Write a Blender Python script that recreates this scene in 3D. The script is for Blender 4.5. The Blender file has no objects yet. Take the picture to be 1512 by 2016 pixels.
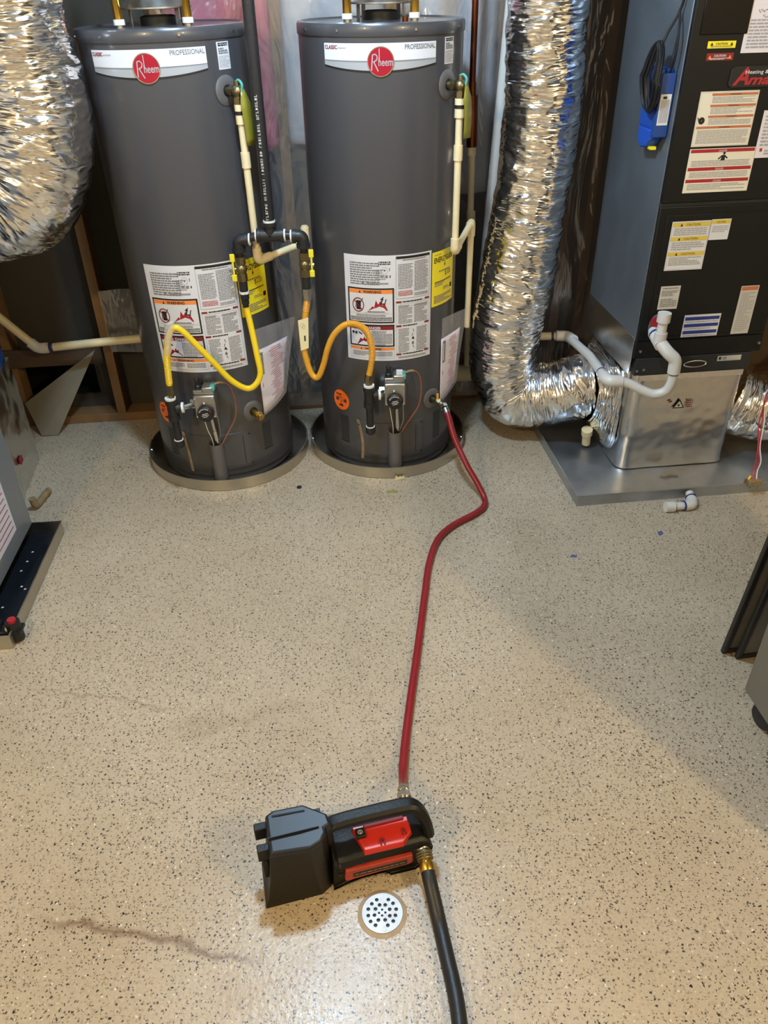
import bpy, bmesh, math, random
from mathutils import Vector, Matrix, noise
PI = math.pi
S = bpy.context.scene
COL = S.collection
rnd = random.Random(7)
R = math.radians

# ------------------------------------------------------------------ camera
cam = bpy.data.cameras.new('camera'); camo = bpy.data.objects.new('camera', cam); COL.objects.link(camo)
right = Vector((1.0, -0.0111, -0.0162)); back = Vector((0.0, -0.8243, 0.5661))
back.normalize(); right = (right - back * right.dot(back)).normalized(); up = back.cross(right)
m = Matrix(((right.x, up.x, back.x, 0), (right.y, up.y, back.y, 0), (right.z, up.z, back.z, 1.62), (0, 0, 0, 1)))
camo.matrix_world = m
cam.sensor_fit = 'VERTICAL'; cam.sensor_height = 36.0; cam.lens = 36.0 * 1540.0 / 2016.0
cam.clip_start = 0.02
S.camera = camo

# ------------------------------------------------------------------ world, lamps, exposure
W = bpy.data.worlds.new('world'); S.world = W; W.use_nodes = True
W.node_tree.nodes['Background'].inputs[0].default_value = (0.02, 0.019, 0.018, 1)
W.node_tree.nodes['Background'].inputs[1].default_value = 0.3
def lamp(name, loc, power, color, radius):
    l = bpy.data.lights.new(name, 'POINT'); l.energy = power; l.color = color; l.shadow_soft_size = radius
    o = bpy.data.objects.new(name, l); o.location = loc; COL.objects.link(o); return o
lamp('ceiling_lamp_cool', (-0.20, 1.80, 2.38), 54, (0.52, 0.75, 1.0), 0.085)
lamp('ceiling_lamp_warm', (1.75, -0.35, 2.38), 46, (1.0, 0.79, 0.44), 0.045)
lamp('ceiling_lamp_warm', (-1.25, -0.35, 2.38), 40, (1.0, 0.79, 0.44), 0.045)
vs = S.view_settings
vs.view_transform = 'Standard'; vs.look = 'None'; vs.gamma = 1.0; vs.use_curve_mapping = False
vs.exposure = 1.41

# ------------------------------------------------------------------ materials
def lin(h):
    h = h.lstrip('#'); c = [int(h[i:i+2], 16) / 255 for i in (0, 2, 4)]
    return tuple(x / 12.92 if x <= 0.04045 else ((x + 0.055) / 1.055) ** 2.4 for x in c) + (1,)
def nd(nt, typ, **kw):
    n = nt.nodes.new(typ)
    for k, v in kw.items():
        if k in n.inputs: n.inputs[k].default_value = v
        else: setattr(n, k, v)
    return n
def mat(name, col, rough=0.5, metal=0.0, spec=0.5, var=0.0, vscale=8.0, bump=0.0, bscale=60.0, alpha=None, trans=0.0, emit=None, coat=0.0):
    M = bpy.data.materials.new(name); M.use_nodes = True; nt = M.node_tree; b = nt.nodes['Principled BSDF']
    c = lin(col) if isinstance(col, str) else col
    b.inputs['Base Color'].default_value = c; b.inputs['Roughness'].default_value = rough
    b.inputs['Metallic'].default_value = metal; b.inputs['Specular IOR Level'].default_value = spec
    b.inputs['Coat Weight'].default_value = coat
    if trans: b.inputs['Transmission Weight'].default_value = trans
    if alpha is not None: b.inputs['Alpha'].default_value = alpha
    if emit: b.inputs['Emission Color'].default_value = lin(emit[0]); b.inputs['Emission Strength'].default_value = emit[1]
    tc = nd(nt, 'ShaderNodeTexCoord')
    if var:
        n = nd(nt, 'ShaderNodeTexNoise', Scale=vscale, Detail=5.0); nt.links.new(tc.outputs['Object'], n.inputs['Vector'])
        r = nd(nt, 'ShaderNodeMapRange'); r.inputs[1].default_value = 0.3; r.inputs[2].default_value = 0.7
        r.inputs[3].default_value = 1 - var; r.inputs[4].default_value = 1 + var; nt.links.new(n.outputs[0], r.inputs[0])
        mx = nd(nt, 'ShaderNodeMix', data_type='RGBA', blend_type='MULTIPLY'); mx.inputs[0].default_value = 1
        mx.inputs[6].default_value = c; nt.links.new(r.outputs[0], mx.inputs[7]); nt.links.new(mx.outputs[2], b.inputs['Base Color'])
        r2 = nd(nt, 'ShaderNodeMapRange'); r2.inputs[1].default_value = 0.3; r2.inputs[2].default_value = 0.7
        r2.inputs[3].default_value = max(0.02, rough - 0.08); r2.inputs[4].default_value = min(1, rough + 0.1)
        nt.links.new(n.outputs[0], r2.inputs[0]); nt.links.new(r2.outputs[0], b.inputs['Roughness'])
    if bump:
        n = nd(nt, 'ShaderNodeTexNoise', Scale=bscale, Detail=4.0); nt.links.new(tc.outputs['Object'], n.inputs['Vector'])
        bp = nd(nt, 'ShaderNodeBump', Strength=bump, Distance=0.01); nt.links.new(n.outputs[0], bp.inputs['Height'])
        nt.links.new(bp.outputs[0], b.inputs['Normal'])
    return M
def foil_mat(name, col=(0.84, 0.84, 0.85, 1), rough=0.16, s1=22.0, s2=70.0, b1=0.9, b2=0.6, stretch=(1, 1, 1), coords='Object', dist=0.012):
    """crumpled metal foil: sharp creases (ridged noise) over softer folds"""
    M = bpy.data.materials.new(name); M.use_nodes = True; nt = M.node_tree; b = nt.nodes['Principled BSDF']
    b.inputs['Base Color'].default_value = col; b.inputs['Metallic'].default_value = 1.0; b.inputs['Roughness'].default_value = rough
    tc = nd(nt, 'ShaderNodeTexCoord'); mp = nd(nt, 'ShaderNodeMapping'); mp.inputs['Scale'].default_value = stretch
    nt.links.new(tc.outputs[coords], mp.inputs[0])
    n1 = nd(nt, 'ShaderNodeTexNoise', Scale=s1, Detail=3.0, Roughness=0.45, Distortion=0.5); n1.noise_type = 'RIDGED_MULTIFRACTAL'; n1.normalize = True
    n2 = nd(nt, 'ShaderNodeTexVoronoi', Scale=s2); n2.feature = 'F1'; n2.inputs['Randomness'].default_value = 1
    nt.links.new(mp.outputs[0], n1.inputs['Vector']); nt.links.new(mp.outputs[0], n2.inputs['Vector'])
    p1 = nd(nt, 'ShaderNodeBump', Strength=b1, Distance=dist); nt.links.new(n1.outputs[0], p1.inputs['Height'])
    p2 = nd(nt, 'ShaderNodeBump', Strength=b2, Distance=dist * 0.35); nt.links.new(n2.outputs['Distance'], p2.inputs['Height'])
    nt.links.new(p1.outputs[0], p2.inputs['Normal']); nt.links.new(p2.outputs[0], b.inputs['Normal'])
    return M

M_ = {}
M_['tank'] = mat('grey_enamel', '#424144', 0.30, 0.0, 0.5, coat=0.2)
M_['handleyellow'] = mat('yellow_handle_coating', '#dccb2c', 0.4)
M_['tanklight'] = mat('plastic_and_lit_hood_grey', '#5a5858', 0.4)  # escutcheon grey; on the wire hood its paleness stands for light
M_['tankdark'] = mat('dark_grey_enamel', '#343436', 0.4)
M_['white'] = mat('white_print', '#cdcdd2', 0.45)
M_['silverprint'] = mat('silver_print', '#a6a9ae', 0.35, 0.25)
M_['silverprint2'] = mat('mid_silver_print', '#7f8287', 0.35, 0.25)
M_['black'] = mat('black_print', '#141416', 0.5)
M_['greyink'] = mat('grey_ink', '#6b6b6e', 0.6)
M_['midink'] = mat('pale_ink', '#9a9a9c', 0.6)
M_['redink'] = mat('red_ink', '#a01f2a', 0.5)
M_['darkred'] = mat('dark_red_ink', '#7c1b22', 0.5)
M_['badge'] = mat('badge_red', '#a5122c', 0.25, 0.2, coat=0.4)
M_['orange'] = mat('orange_print', '#e8843a', 0.5)
M_['orange2'] = mat('fluorescent_orange', '#f2701a', 0.5)
M_['yellow'] = mat('yellow_print', '#ead61e', 0.45)
M_['fade'] = mat('pink_ink', '#b4527a', 0.6)
M_['chrome'] = mat('bright_steel', '#c9c9c6', 0.22, 1.0)
M_['zinc'] = mat('zinc_steel', '#a9a9a6', 0.38, 1.0, var=0.08, vscale=30)
M_['galv'] = mat('galvanized_sheet', '#a9aeb4', 0.36, 0.9, var=0.16, vscale=9, bump=0.05, bscale=9)
M_['panmetal'] = mat('pan_aluminium', '#bdb7aa', 0.33, 1.0, var=0.05, vscale=14)
M_['brass'] = mat('brass', '#c9a24a', 0.25, 1.0)
M_['brassdull'] = mat('dull_brass', '#857a5c', 0.38, 1.0)
M_['copper'] = mat('copper', '#74402a', 0.35, 1.0, var=0.15, vscale=12)
M_['copperwire'] = mat('copper_wire', '#b8714f', 0.4, 0.6)
M_['iron'] = mat('black_iron', '#2b2b2d', 0.42, 0.4, bump=0.1, bscale=120)
M_['ptfe'] = mat('white_thread_tape', '#d8d8d4', 0.6)
M_['cpvc'] = mat('cream_pipe', '#d9c9a2', 0.42, var=0.05, vscale=14)
M_['pvc'] = mat('white_pvc', '#cdcac5', 0.38)
M_['pvcblue'] = mat('blue_primer', '#23306e', 0.5)
M_['gasyellow'] = mat('yellow_coating', '#dfbf1e', 0.38)
M_['gasyellow2'] = mat('ochre_coating', '#d0962a', 0.4)
M_['tagpaper'] = mat('cream_tag_paper', '#d9cfa6', 0.6)
M_['tagyellow'] = mat('clear_yellow_tag', '#86812a', 0.3, alpha=0.85)
M_['teal'] = mat('teal_tie', '#4a9c92', 0.4)
M_['clear'] = mat('clear_plastic', '#e8e6ea', 0.12, alpha=0.22)
M_['bagpaper'] = mat('manual_paper', '#d3c6ca', 0.5, var=0.04)
M_['rubber'] = mat('black_rubber', '#1b1c1f', 0.45, bump=0.08, bscale=90)
M_['redhose'] = mat('red_rubber', '#84161d', 0.36, var=0.06, vscale=20)
M_['blackplastic'] = mat('black_plastic', '#12100d', 0.45, spec=0.35, bump=0.08, bscale=200)
M_['lidplastic'] = mat('slate_plastic', '#1c2029', 0.42, spec=0.4)
M_['redplastic'] = mat('red_plastic', '#c22a1c', 0.35)
M_['redplate'] = mat('scuffed_red_plate', '#a8392a', 0.5, var=0.12, vscale=40)
M_['ahublack'] = mat('black_paint', '#111213', 0.45, spec=0.3)
M_['ahuside'] = mat('blue_grey_steel', '#6d757e', 0.42, 0.55, var=0.10, vscale=5)
M_['ahugrey'] = mat('dark_grey_paint', '#2a2c2e', 0.4, spec=0.35)
M_['blue'] = mat('blue_plastic', '#1e4fae', 0.35)
M_['blue2'] = mat('deep_blue_plastic', '#1d3f80', 0.4)
M_['bluemark'] = mat('navy_print', '#26337c', 0.5)
M_['led'] = mat('blue_led', '#2233ff', 0.4, emit=('#2a3cff', 2.0))
M_['cord'] = mat('black_cord', '#131417', 0.35)
M_['cream'] = mat('cream_print', '#d9d2c0', 0.5)
M_['brownink'] = mat('burnt_orange_ink', '#b56a48', 0.5)
M_['caution'] = mat('mustard_print', '#cdb34a', 0.5)
M_['paper'] = mat('white_paper', '#d6d0d6', 0.6)
M_['furnace'] = mat('furnace_grey', '#84888c', 0.4, 0.35, var=0.04)
M_['olive'] = mat('olive_grey_paint', '#6a675c', 0.5, var=0.04, vscale=4)
M_['smoke'] = mat('smoked_panel', '#6e6b66', 0.4, var=0.15, vscale=12)
M_['frameblack'] = mat('black_frame', '#1e1b19', 0.45)
M_['wood'] = mat('lumber', '#7a5936', 0.7, var=0.18, vscale=6)
M_['wooddark'] = mat('old_board', '#4c3a2a', 0.8, var=0.2, vscale=8)
M_['backing'] = mat('grey_backing', '#3d382f', 0.9, var=0.15, vscale=3)
M_['whitebatt'] = mat('white_faced_insulation', '#b9b8bd', 0.6, var=0.15, vscale=5, bump=0.5, bscale=9)
M_['panelwood'] = mat('brown_sheathing', '#5e4c36', 0.8, var=0.2, vscale=4)
M_['pink'] = mat('pink_insulation', '#b8566a', 0.95, var=0.25, vscale=7, bump=0.6, bscale=30)
M_['wedgetone'] = mat('light_wedge', '#7a7260', 0.6, var=0.08)  # tone of a light wedge on the wall, put into the colour
M_['ceil'] = mat('ceiling_wood', '#8d8375', 0.8, var=0.15)
M_['wallpaint'] = mat('pale_wall', '#b8b3aa', 0.85, var=0.05)
M_['stub'] = mat('tan_fitting', '#86704e', 0.55, var=0.2, vscale=40)
M_['flake'] = mat('blue_flake', '#4a5a86', 0.6)
M_['greenbit'] = mat('olive_scrap', '#8c8a4a', 0.7)
M_['foil_tape'] = foil_mat('crumpled_foil', rough=0.2, s1=9, s2=34, b1=0.35, b2=0.3)
M_['foil_duct'] = foil_mat('wrinkled_duct_foil', rough=0.15, s1=50, s2=120, b1=0.80, b2=0.40, stretch=(1.0, 0.26, 1), coords='UV', dist=0.012)
M_['foil_box'] = foil_mat('plenum_foil', col=(0.70, 0.69, 0.68, 1), rough=0.25, s1=6, s2=20, b1=0.32, b2=0.14)
M_['pandark'] = mat('dark_pan_metal', '#2a3038', 0.18, 0.6, var=0.2, vscale=10)  # dark glossy metal for the furnace pan floor
M_['deepblack'] = mat('black_glass', '#050506', 0.3, spec=0.3)
M_['grate'] = mat('scuffed_white_grate', '#b2b2b5', 0.42, 0.3, var=0.12, vscale=60)
M_['grout'] = mat('drain_grout', '#a08c72', 0.55, var=0.15, vscale=40)
M_['greyprint'] = mat('grey_paper', '#b9b5ae', 0.6)

def plastic_sheet_mat():
    M = bpy.data.materials.new('vapor_barrier_film'); M.use_nodes = True; nt = M.node_tree; nt.nodes.clear()
    out = nd(nt, 'ShaderNodeOutputMaterial'); tr = nd(nt, 'ShaderNodeBsdfTransparent'); gl = nd(nt, 'ShaderNodeBsdfGlossy', Roughness=0.16)
    df = nd(nt, 'ShaderNodeBsdfDiffuse'); df.inputs[0].default_value = (0.75, 0.74, 0.76, 1)
    tr.inputs[0].default_value = (0.93, 0.92, 0.9, 1)
    tc = nd(nt, 'ShaderNodeTexCoord'); n = nd(nt, 'ShaderNodeTexNoise', Scale=7.0, Detail=3.0, Distortion=1.2)
    mp = nd(nt, 'ShaderNodeMapping'); mp.inputs['Scale'].default_value = (1, 1, 0.35); nt.links.new(tc.outputs['Object'], mp.inputs[0])
    nt.links.new(mp.outputs[0], n.inputs['Vector'])
    bp = nd(nt, 'ShaderNodeBump', Strength=0.8, Distance=0.03); nt.links.new(n.outputs[0], bp.inputs['Height'])
    nt.links.new(bp.outputs[0], gl.inputs['Normal']); nt.links.new(bp.outputs[0], df.inputs['Normal'])
    m1 = nd(nt, 'ShaderNodeMixShader'); m1.inputs[0].default_value = 0.11; m2 = nd(nt, 'ShaderNodeMixShader'); m2.inputs[0].default_value = 0.14
    nt.links.new(tr.outputs[0], m1.inputs[1]); nt.links.new(df.outputs[0], m1.inputs[2])
    nt.links.new(m1.outputs[0], m2.inputs[1]); nt.links.new(gl.outputs[0], m2.inputs[2]); nt.links.new(m2.outputs[0], out.inputs[0])
    return M
M_['film'] = plastic_sheet_mat()

def floor_mat():
    M = bpy.data.materials.new('flaked_epoxy_floor'); M.use_nodes = True; nt = M.node_tree; b = nt.nodes['Principled BSDF']; L = nt.links.new
    tc = nd(nt, 'ShaderNodeTexCoord'); P = tc.outputs['Object']
    n0 = nd(nt, 'ShaderNodeTexNoise', Scale=1.7, Detail=6.0, Roughness=0.6); L(P, n0.inputs['Vector'])
    cr = nd(nt, 'ShaderNodeValToRGB'); cr.color_ramp.elements[0].position = 0.3; cr.color_ramp.elements[1].position = 0.72
    cr.color_ramp.elements[0].color = lin('#a79780'); cr.color_ramp.elements[1].color = lin('#b9aa94'); L(n0.outputs[0], cr.inputs[0])
    n1 = nd(nt, 'ShaderNodeTexNoise', Scale=160.0, Detail=3.0); L(P, n1.inputs['Vector'])
    r1 = nd(nt, 'ShaderNodeMapRange'); r1.inputs[1].default_value = 0.3; r1.inputs[2].default_value = 0.7; r1.inputs[3].default_value = 0.9; r1.inputs[4].default_value = 1.08
    L(n1.outputs[0], r1.inputs[0])
    mx = nd(nt, 'ShaderNodeMix', data_type='RGBA', blend_type='MULTIPLY'); mx.inputs[0].default_value = 1; L(cr.outputs[0], mx.inputs[6]); L(r1.outputs[0], mx.inputs[7])
    cur = mx.outputs[2]
    # jitter the lookup so the flakes are ragged
    wn = nd(nt, 'ShaderNodeTexNoise', Scale=190.0, Detail=2.0); L(P, wn.inputs['Vector'])
    wa = nd(nt, 'ShaderNodeVectorMath', operation='SUBTRACT'); L(wn.outputs['Color'], wa.inputs[0]); wa.inputs[1].default_value = (0.5, 0.5, 0.5)
    ws = nd(nt, 'ShaderNodeVectorMath', operation='SCALE'); L(wa.outputs[0], ws.inputs[0]); ws.inputs['Scale'].default_value = 0.010
    wp = nd(nt, 'ShaderNodeVectorMath', operation='ADD'); L(P, wp.inputs[0]); L(ws.outputs[0], wp.inputs[1])
    dn = nd(nt, 'ShaderNodeTexNoise', Scale=2.3, Detail=2.0); L(P, dn.inputs['Vector'])
    def flakes(cur, scale, rad, prob, c0, c1, seedoff, dens):
        mp = nd(nt, 'ShaderNodeMapping'); mp.inputs['Location'].default_value = (seedoff, seedoff * 1.7, 0); L(wp.outputs[0], mp.inputs[0])
        v = nd(nt, 'ShaderNodeTexVoronoi', Scale=scale); v.voronoi_dimensions = '2D'; v.feature = 'F1'; v.inputs['Randomness'].default_value = 1.0; L(mp.outputs[0], v.inputs['Vector'])
        sp = nd(nt, 'ShaderNodeSeparateColor'); L(v.outputs['Color'], sp.inputs[0])
        rr = nd(nt, 'ShaderNodeMapRange'); rr.inputs[3].default_value = rad * 0.35; rr.inputs[4].default_value = rad; L(sp.outputs[0], rr.inputs[0])
        lt = nd(nt, 'ShaderNodeMath', operation='LESS_THAN'); L(v.outputs['Distance'], lt.inputs[0]); L(rr.outputs[0], lt.inputs[1])
        pr = nd(nt, 'ShaderNodeMath', operation='MULTIPLY_ADD'); L(dn.outputs[0], pr.inputs[0]); pr.inputs[1].default_value = dens; pr.inputs[2].default_value = prob - dens * 0.5
        lp = nd(nt, 'ShaderNodeMath', operation='LESS_THAN'); L(sp.outputs[1], lp.inputs[0]); L(pr.outputs[0], lp.inputs[1])
        mu = nd(nt, 'ShaderNodeMath', operation='MULTIPLY'); L(lt.outputs[0], mu.inputs[0]); L(lp.outputs[0], mu.inputs[1])
        cm = nd(nt, 'ShaderNodeMix', data_type='RGBA'); L(sp.outputs[2], cm.inputs[0]); cm.inputs[6].default_value = lin(c0); cm.inputs[7].default_value = lin(c1)
        o = nd(nt, 'ShaderNodeMix', data_type='RGBA'); L(mu.outputs[0], o.inputs[0]); L(cur, o.inputs[6]); L(cm.outputs[2], o.inputs[7])
        return o.outputs[2]
    cur = flakes(cur, 90, 0.26, 0.55, '#8d7a63', '#a08f78', 3.1, 0.3)
    cur = flakes(cur, 80, 0.17, 0.16, '#cfc6b6', '#dcd6ca', 7.7, 0.2)
    cur = flakes(cur, 170, 0.30, 0.36, '#2c2620', '#5c5044', 1.3, 0.5)
    cur = flakes(cur, 80, 0.20, 0.42, '#191614', '#4a4138', 5.9, 0.4)
    # dirt: a crack-like brown streak, grime near the wall
    sx = nd(nt, 'ShaderNodeSeparateXYZ'); L(P, sx.inputs[0])
    cn = nd(nt, 'ShaderNodeTexNoise', Scale=9.0, Detail=6.0, Roughness=0.7); L(P, cn.inputs['Vector'])
    def streak(cur, x0, y0, x1, y1, w, amp, col, strength):
        sl = (y1 - y0) / (x1 - x0)
        a = nd(nt, 'ShaderNodeMath', operation='MULTIPLY_ADD'); L(sx.outputs[0], a.inputs[0]); a.inputs[1].default_value = -sl; a.inputs[2].default_value = -(y0 - sl * x0)
        d = nd(nt, 'ShaderNodeMath', operation='ADD'); L(sx.outputs[1], d.inputs[0]); L(a.outputs[0], d.inputs[1])
        q = nd(nt, 'ShaderNodeMath', operation='MULTIPLY_ADD'); L(cn.outputs[0], q.inputs[0]); q.inputs[1].default_value = amp; q.inputs[2].default_value = -amp * 0.5
        e = nd(nt, 'ShaderNodeMath', operation='ADD'); L(d.outputs[0], e.inputs[0]); L(q.outputs[0], e.inputs[1])
        ab = nd(nt, 'ShaderNodeMath', operation='ABSOLUTE'); L(e.outputs[0], ab.inputs[0])
        f = nd(nt, 'ShaderNodeMapRange'); f.inputs[1].default_value = 0; f.inputs[2].default_value = w; f.inputs[3].default_value = strength; f.inputs[4].default_value = 0; L(ab.outputs[0], f.inputs[0])
        g = nd(nt, 'ShaderNodeMapRange'); g.inputs[1].default_value = x0 - 0.03; g.inputs[2].default_value = x0 + 0.05; L(sx.outputs[0], g.inputs[0])
        h = nd(nt, 'ShaderNodeMapRange'); h.inputs[1].default_value = x1 + 0.03; h.inputs[2].default_value = x1 - 0.06; L(sx.outputs[0], h.inputs[0])
        k = nd(nt, 'ShaderNodeMath', operation='MULTIPLY'); L(g.outputs[0], k.inputs[0]); L(h.outputs[0], k.inputs[1])
        k2 = nd(nt, 'ShaderNodeMath', operation='MULTIPLY'); L(k.outputs[0], k2.inputs[0]); L(f.outputs[0], k2.inputs[1])
        o = nd(nt, 'ShaderNodeMix', data_type='RGBA'); L(k2.outputs[0], o.inputs[0]); L(cur, o.inputs[6]); o.inputs[7].default_value = lin(col)
        return o.outputs[2]
    cur = streak(cur, -0.72, 0.875, -0.27, 0.785, 0.014, 0.10, '#6b523c', 0.8)
    cur = streak(cur, -0.98, 1.52, -0.55, 1.44, 0.006, 0.12, '#7a6a54', 0.5)
    cur = streak(cur, -0.60, 1.36, -0.20, 1.44, 0.05, 0.22, '#84725a', 0.28)
    cur = streak(cur, -0.35, 0.72, 0.02, 0.80, 0.05, 0.25, '#9b8467', 0.35)
    L(cur, b.inputs['Base Color'])
    rn = nd(nt, 'ShaderNodeMapRange'); rn.inputs[1].default_value = 0.35; rn.inputs[2].default_value = 0.65; rn.inputs[3].default_value = 0.24; rn.inputs[4].default_value = 0.42; b.inputs['Specular IOR Level'].default_value = 0.5
    L(n0.outputs[0], rn.inputs[0]); L(rn.outputs[0], b.inputs['Roughness'])
    bn = nd(nt, 'ShaderNodeTexNoise', Scale=95.0, Detail=4.0); L(P, bn.inputs['Vector'])
    bp = nd(nt, 'ShaderNodeBump', Strength=0.20, Distance=0.005); L(bn.outputs[0], bp.inputs['Height']); L(bp.outputs[0], b.inputs['Normal'])
    return M
M_['floor'] = floor_mat()

# ------------------------------------------------------------------ mesh helpers
class G:
    """collects geometry and links it as ONE mesh object"""
    def __init__(s): s.v = []; s.f = []; s.m = []; s.uv = None
    def add(s, verts, faces, mi=0):
        o = len(s.v); s.v += [tuple(p) for p in verts]; s.f += [tuple(i + o for i in f) for f in faces]; s.m += [mi] * len(faces); return s
    def box(s, x0, y0, z0, x1, y1, z1, mi=0):
        v = [(x0,y0,z0),(x1,y0,z0),(x1,y1,z0),(x0,y1,z0),(x0,y0,z1),(x1,y0,z1),(x1,y1,z1),(x0,y1,z1)]
        return s.add(v, [(0,3,2,1),(4,5,6,7),(0,1,5,4),(1,2,6,5),(2,3,7,6),(3,0,4,7)], mi)
    def prism(s, pts, axis, a, b, mi=0):
        """pts: polygon in the two other axes, extruded along axis from a to b"""
        def p(q, t):
            return {'x': (t, q[0], q[1]), 'y': (q[0], t, q[1]), 'z': (q[0], q[1], t)}[axis]
        n = len(pts); v = [p(q, a) for q in pts] + [p(q, b) for q in pts]
        f = [tuple(range(n))[::-1], tuple(range(n, 2 * n))] + [(i, (i + 1) % n, n + (i + 1) % n, n + i) for i in range(n)]
        return s.add(v, f, mi)
    def rings(s, rings, closed=True, cap=True, mi=0):
        n = len(rings[0]); o = len(s.v); vs_ = [p for r in rings for p in r]; f = []
        for i in range(len(rings) - 1):
            for j in range(n if closed else n - 1):
                k = (j + 1) % n; f.append((i*n+j, i*n+k, (i+1)*n+k, (i+1)*n+j))
        if cap: f += [tuple(range(n))[::-1], tuple(range((len(rings)-1)*n, len(rings)*n))]
        return s.add(vs_, f, mi)
    def lathe(s, prof, base=(0,0,0), axis=(0,0,1), n=32, mi=0, cap=True):
        ax = Vector(axis).normalized(); t = ax.orthogonal().normalized(); u = ax.cross(t); b = Vector(base)
        return s.rings([[b + ax * h + (t * math.cos(2*PI*j/n) + u * math.sin(2*PI*j/n)) * max(r, 1e-5) for j in range(n)] for r, h in prof], mi=mi, cap=cap)
    def cyl(s, a, b, r, r2=None, n=20, mi=0):
        a = Vector(a); b = Vector(b); return s.lathe([(r, 0), (r if r2 is None else r2, (b - a).length)], a, b - a, n, mi)
    def tube(s, path, rad, n=14, mi=0, cap=True):
        fr = frames(path); rs = []
        for i, (p, t, u, w) in enumerate(fr):
            r = rad(i / (len(fr) - 1)) if callable(rad) else rad
            rs.append([p + (u * math.cos(2*PI*j/n) + w * math.sin(2*PI*j/n)) * r for j in range(n)])
        return s.rings(rs, mi=mi, cap=cap)
    def ball(s, c, r, mi=0, n=14, sz=(1,1,1)):
        c = Vector(c); rs = []
        for i in range(1, n):
            a = PI * i / n; rs.append([c + Vector((r*sz[0]*math.sin(a)*math.cos(2*PI*j/n), r*sz[1]*math.sin(a)*math.sin(2*PI*j/n), -r*sz[2]*math.cos(a))) for j in range(n)])
        return s.rings(rs, mi=mi)
    def build(s, name, mats, parent=None, bevel=0.0, loc=None, rotz=None, angle=35, seg=2, solid=0.0):
        me = bpy.data.meshes.new(name); me.from_pydata(s.v, [], s.f)
        for mm in (mats if isinstance(mats, (list, tuple)) else [mats]): me.materials.append(M_[mm])
        me.polygons.foreach_set('material_index', s.m)
        me.polygons.foreach_set('use_smooth', [True] * len(s.f))
        if s.uv:
            uvl = me.uv_layers.new(name='UVMap'); vi = [0] * len(me.loops); me.loops.foreach_get('vertex_index', vi)
            uvl.data.foreach_set('uv', [c for i in vi for c in s.uv[i]])
        me.update()
        try: me.set_sharp_from_angle(angle=R(angle))
        except Exception: pass
        o = bpy.data.objects.new(name, me); COL.objects.link(o)
        if bevel:
            bm_ = o.modifiers.new('bevel', 'BEVEL'); bm_.width = bevel; bm_.segments = seg; bm_.limit_method = 'ANGLE'; bm_.angle_limit = R(30)
        if solid:
            so = o.modifiers.new('solid', 'SOLIDIFY'); so.thickness = solid; so.offset = 0
        if parent is not None: o.parent = parent
        if loc is not None: o.location = loc
        if rotz is not None: o.rotation_euler = (0, 0, rotz)
        return o
def smooth_path(pts, n=8):
    P = [Vector(p) for p in pts]; out = []
    for i in range(len(P) - 1):
        p0 = P[i-1] if i else P[0] * 2 - P[1]; p1 = P[i]; p2 = P[i+1]; p3 = P[i+2] if i + 2 < len(P) else P[-1] * 2 - P[-2]
        for k in range(n):
            t = k / n
            out.append(0.5 * ((2*p1) + (p2-p0)*t + (2*p0-5*p1+4*p2-p3)*t*t + (3*p1-p0-3*p2+p3)*t**3))
    out.append(P[-1]); return out
def round_path(pts, r, n=6):
    """straight runs with rounded corners of radius r"""
    P = [Vector(p) for p in pts]; out = [P[0]]
    for i in range(1, len(P) - 1):
        a = (P[i-1] - P[i]); b = (P[i+1] - P[i]); ra = min(r, a.length * 0.49, b.length * 0.49)
        p = P[i] + a.normalized() * ra; q = P[i] + b.normalized() * ra
        for k in range(n + 1):
            t = k / n; out.append(p * (1-t)**2 + P[i] * 2*t*(1-t) + q * t*t)
    out.append(P[-1]); return out
def frames(path):
    P = [Vector(p) for p in path]; n = len(P); out = []; u = None
    for i in range(n):
        t = (P[min(i+1, n-1)] - P[max(i-1, 0)]).normalized()
        if u is None: u = t.orthogonal().normalized()
        u = (u - t * u.dot(t)).normalized(); out.append((P[i], t, u, t.cross(u)))
    return out
def tag(o, label=None, cat=None, group=None, kind=None):
    if label: o['label'] = label
    if cat: o['category'] = cat
    if group: o['group'] = group
    if kind: o['kind'] = kind
    return o
def thing(name, label, cat, loc=(0,0,0), rotz=0.0, group=None, kind=None):
    o = bpy.data.objects.new(name, None); COL.objects.link(o); o.empty_display_size = 0.05
    o.location = loc; o.rotation_euler = (0, 0, rotz); return tag(o, label, cat, group, kind)

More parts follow.
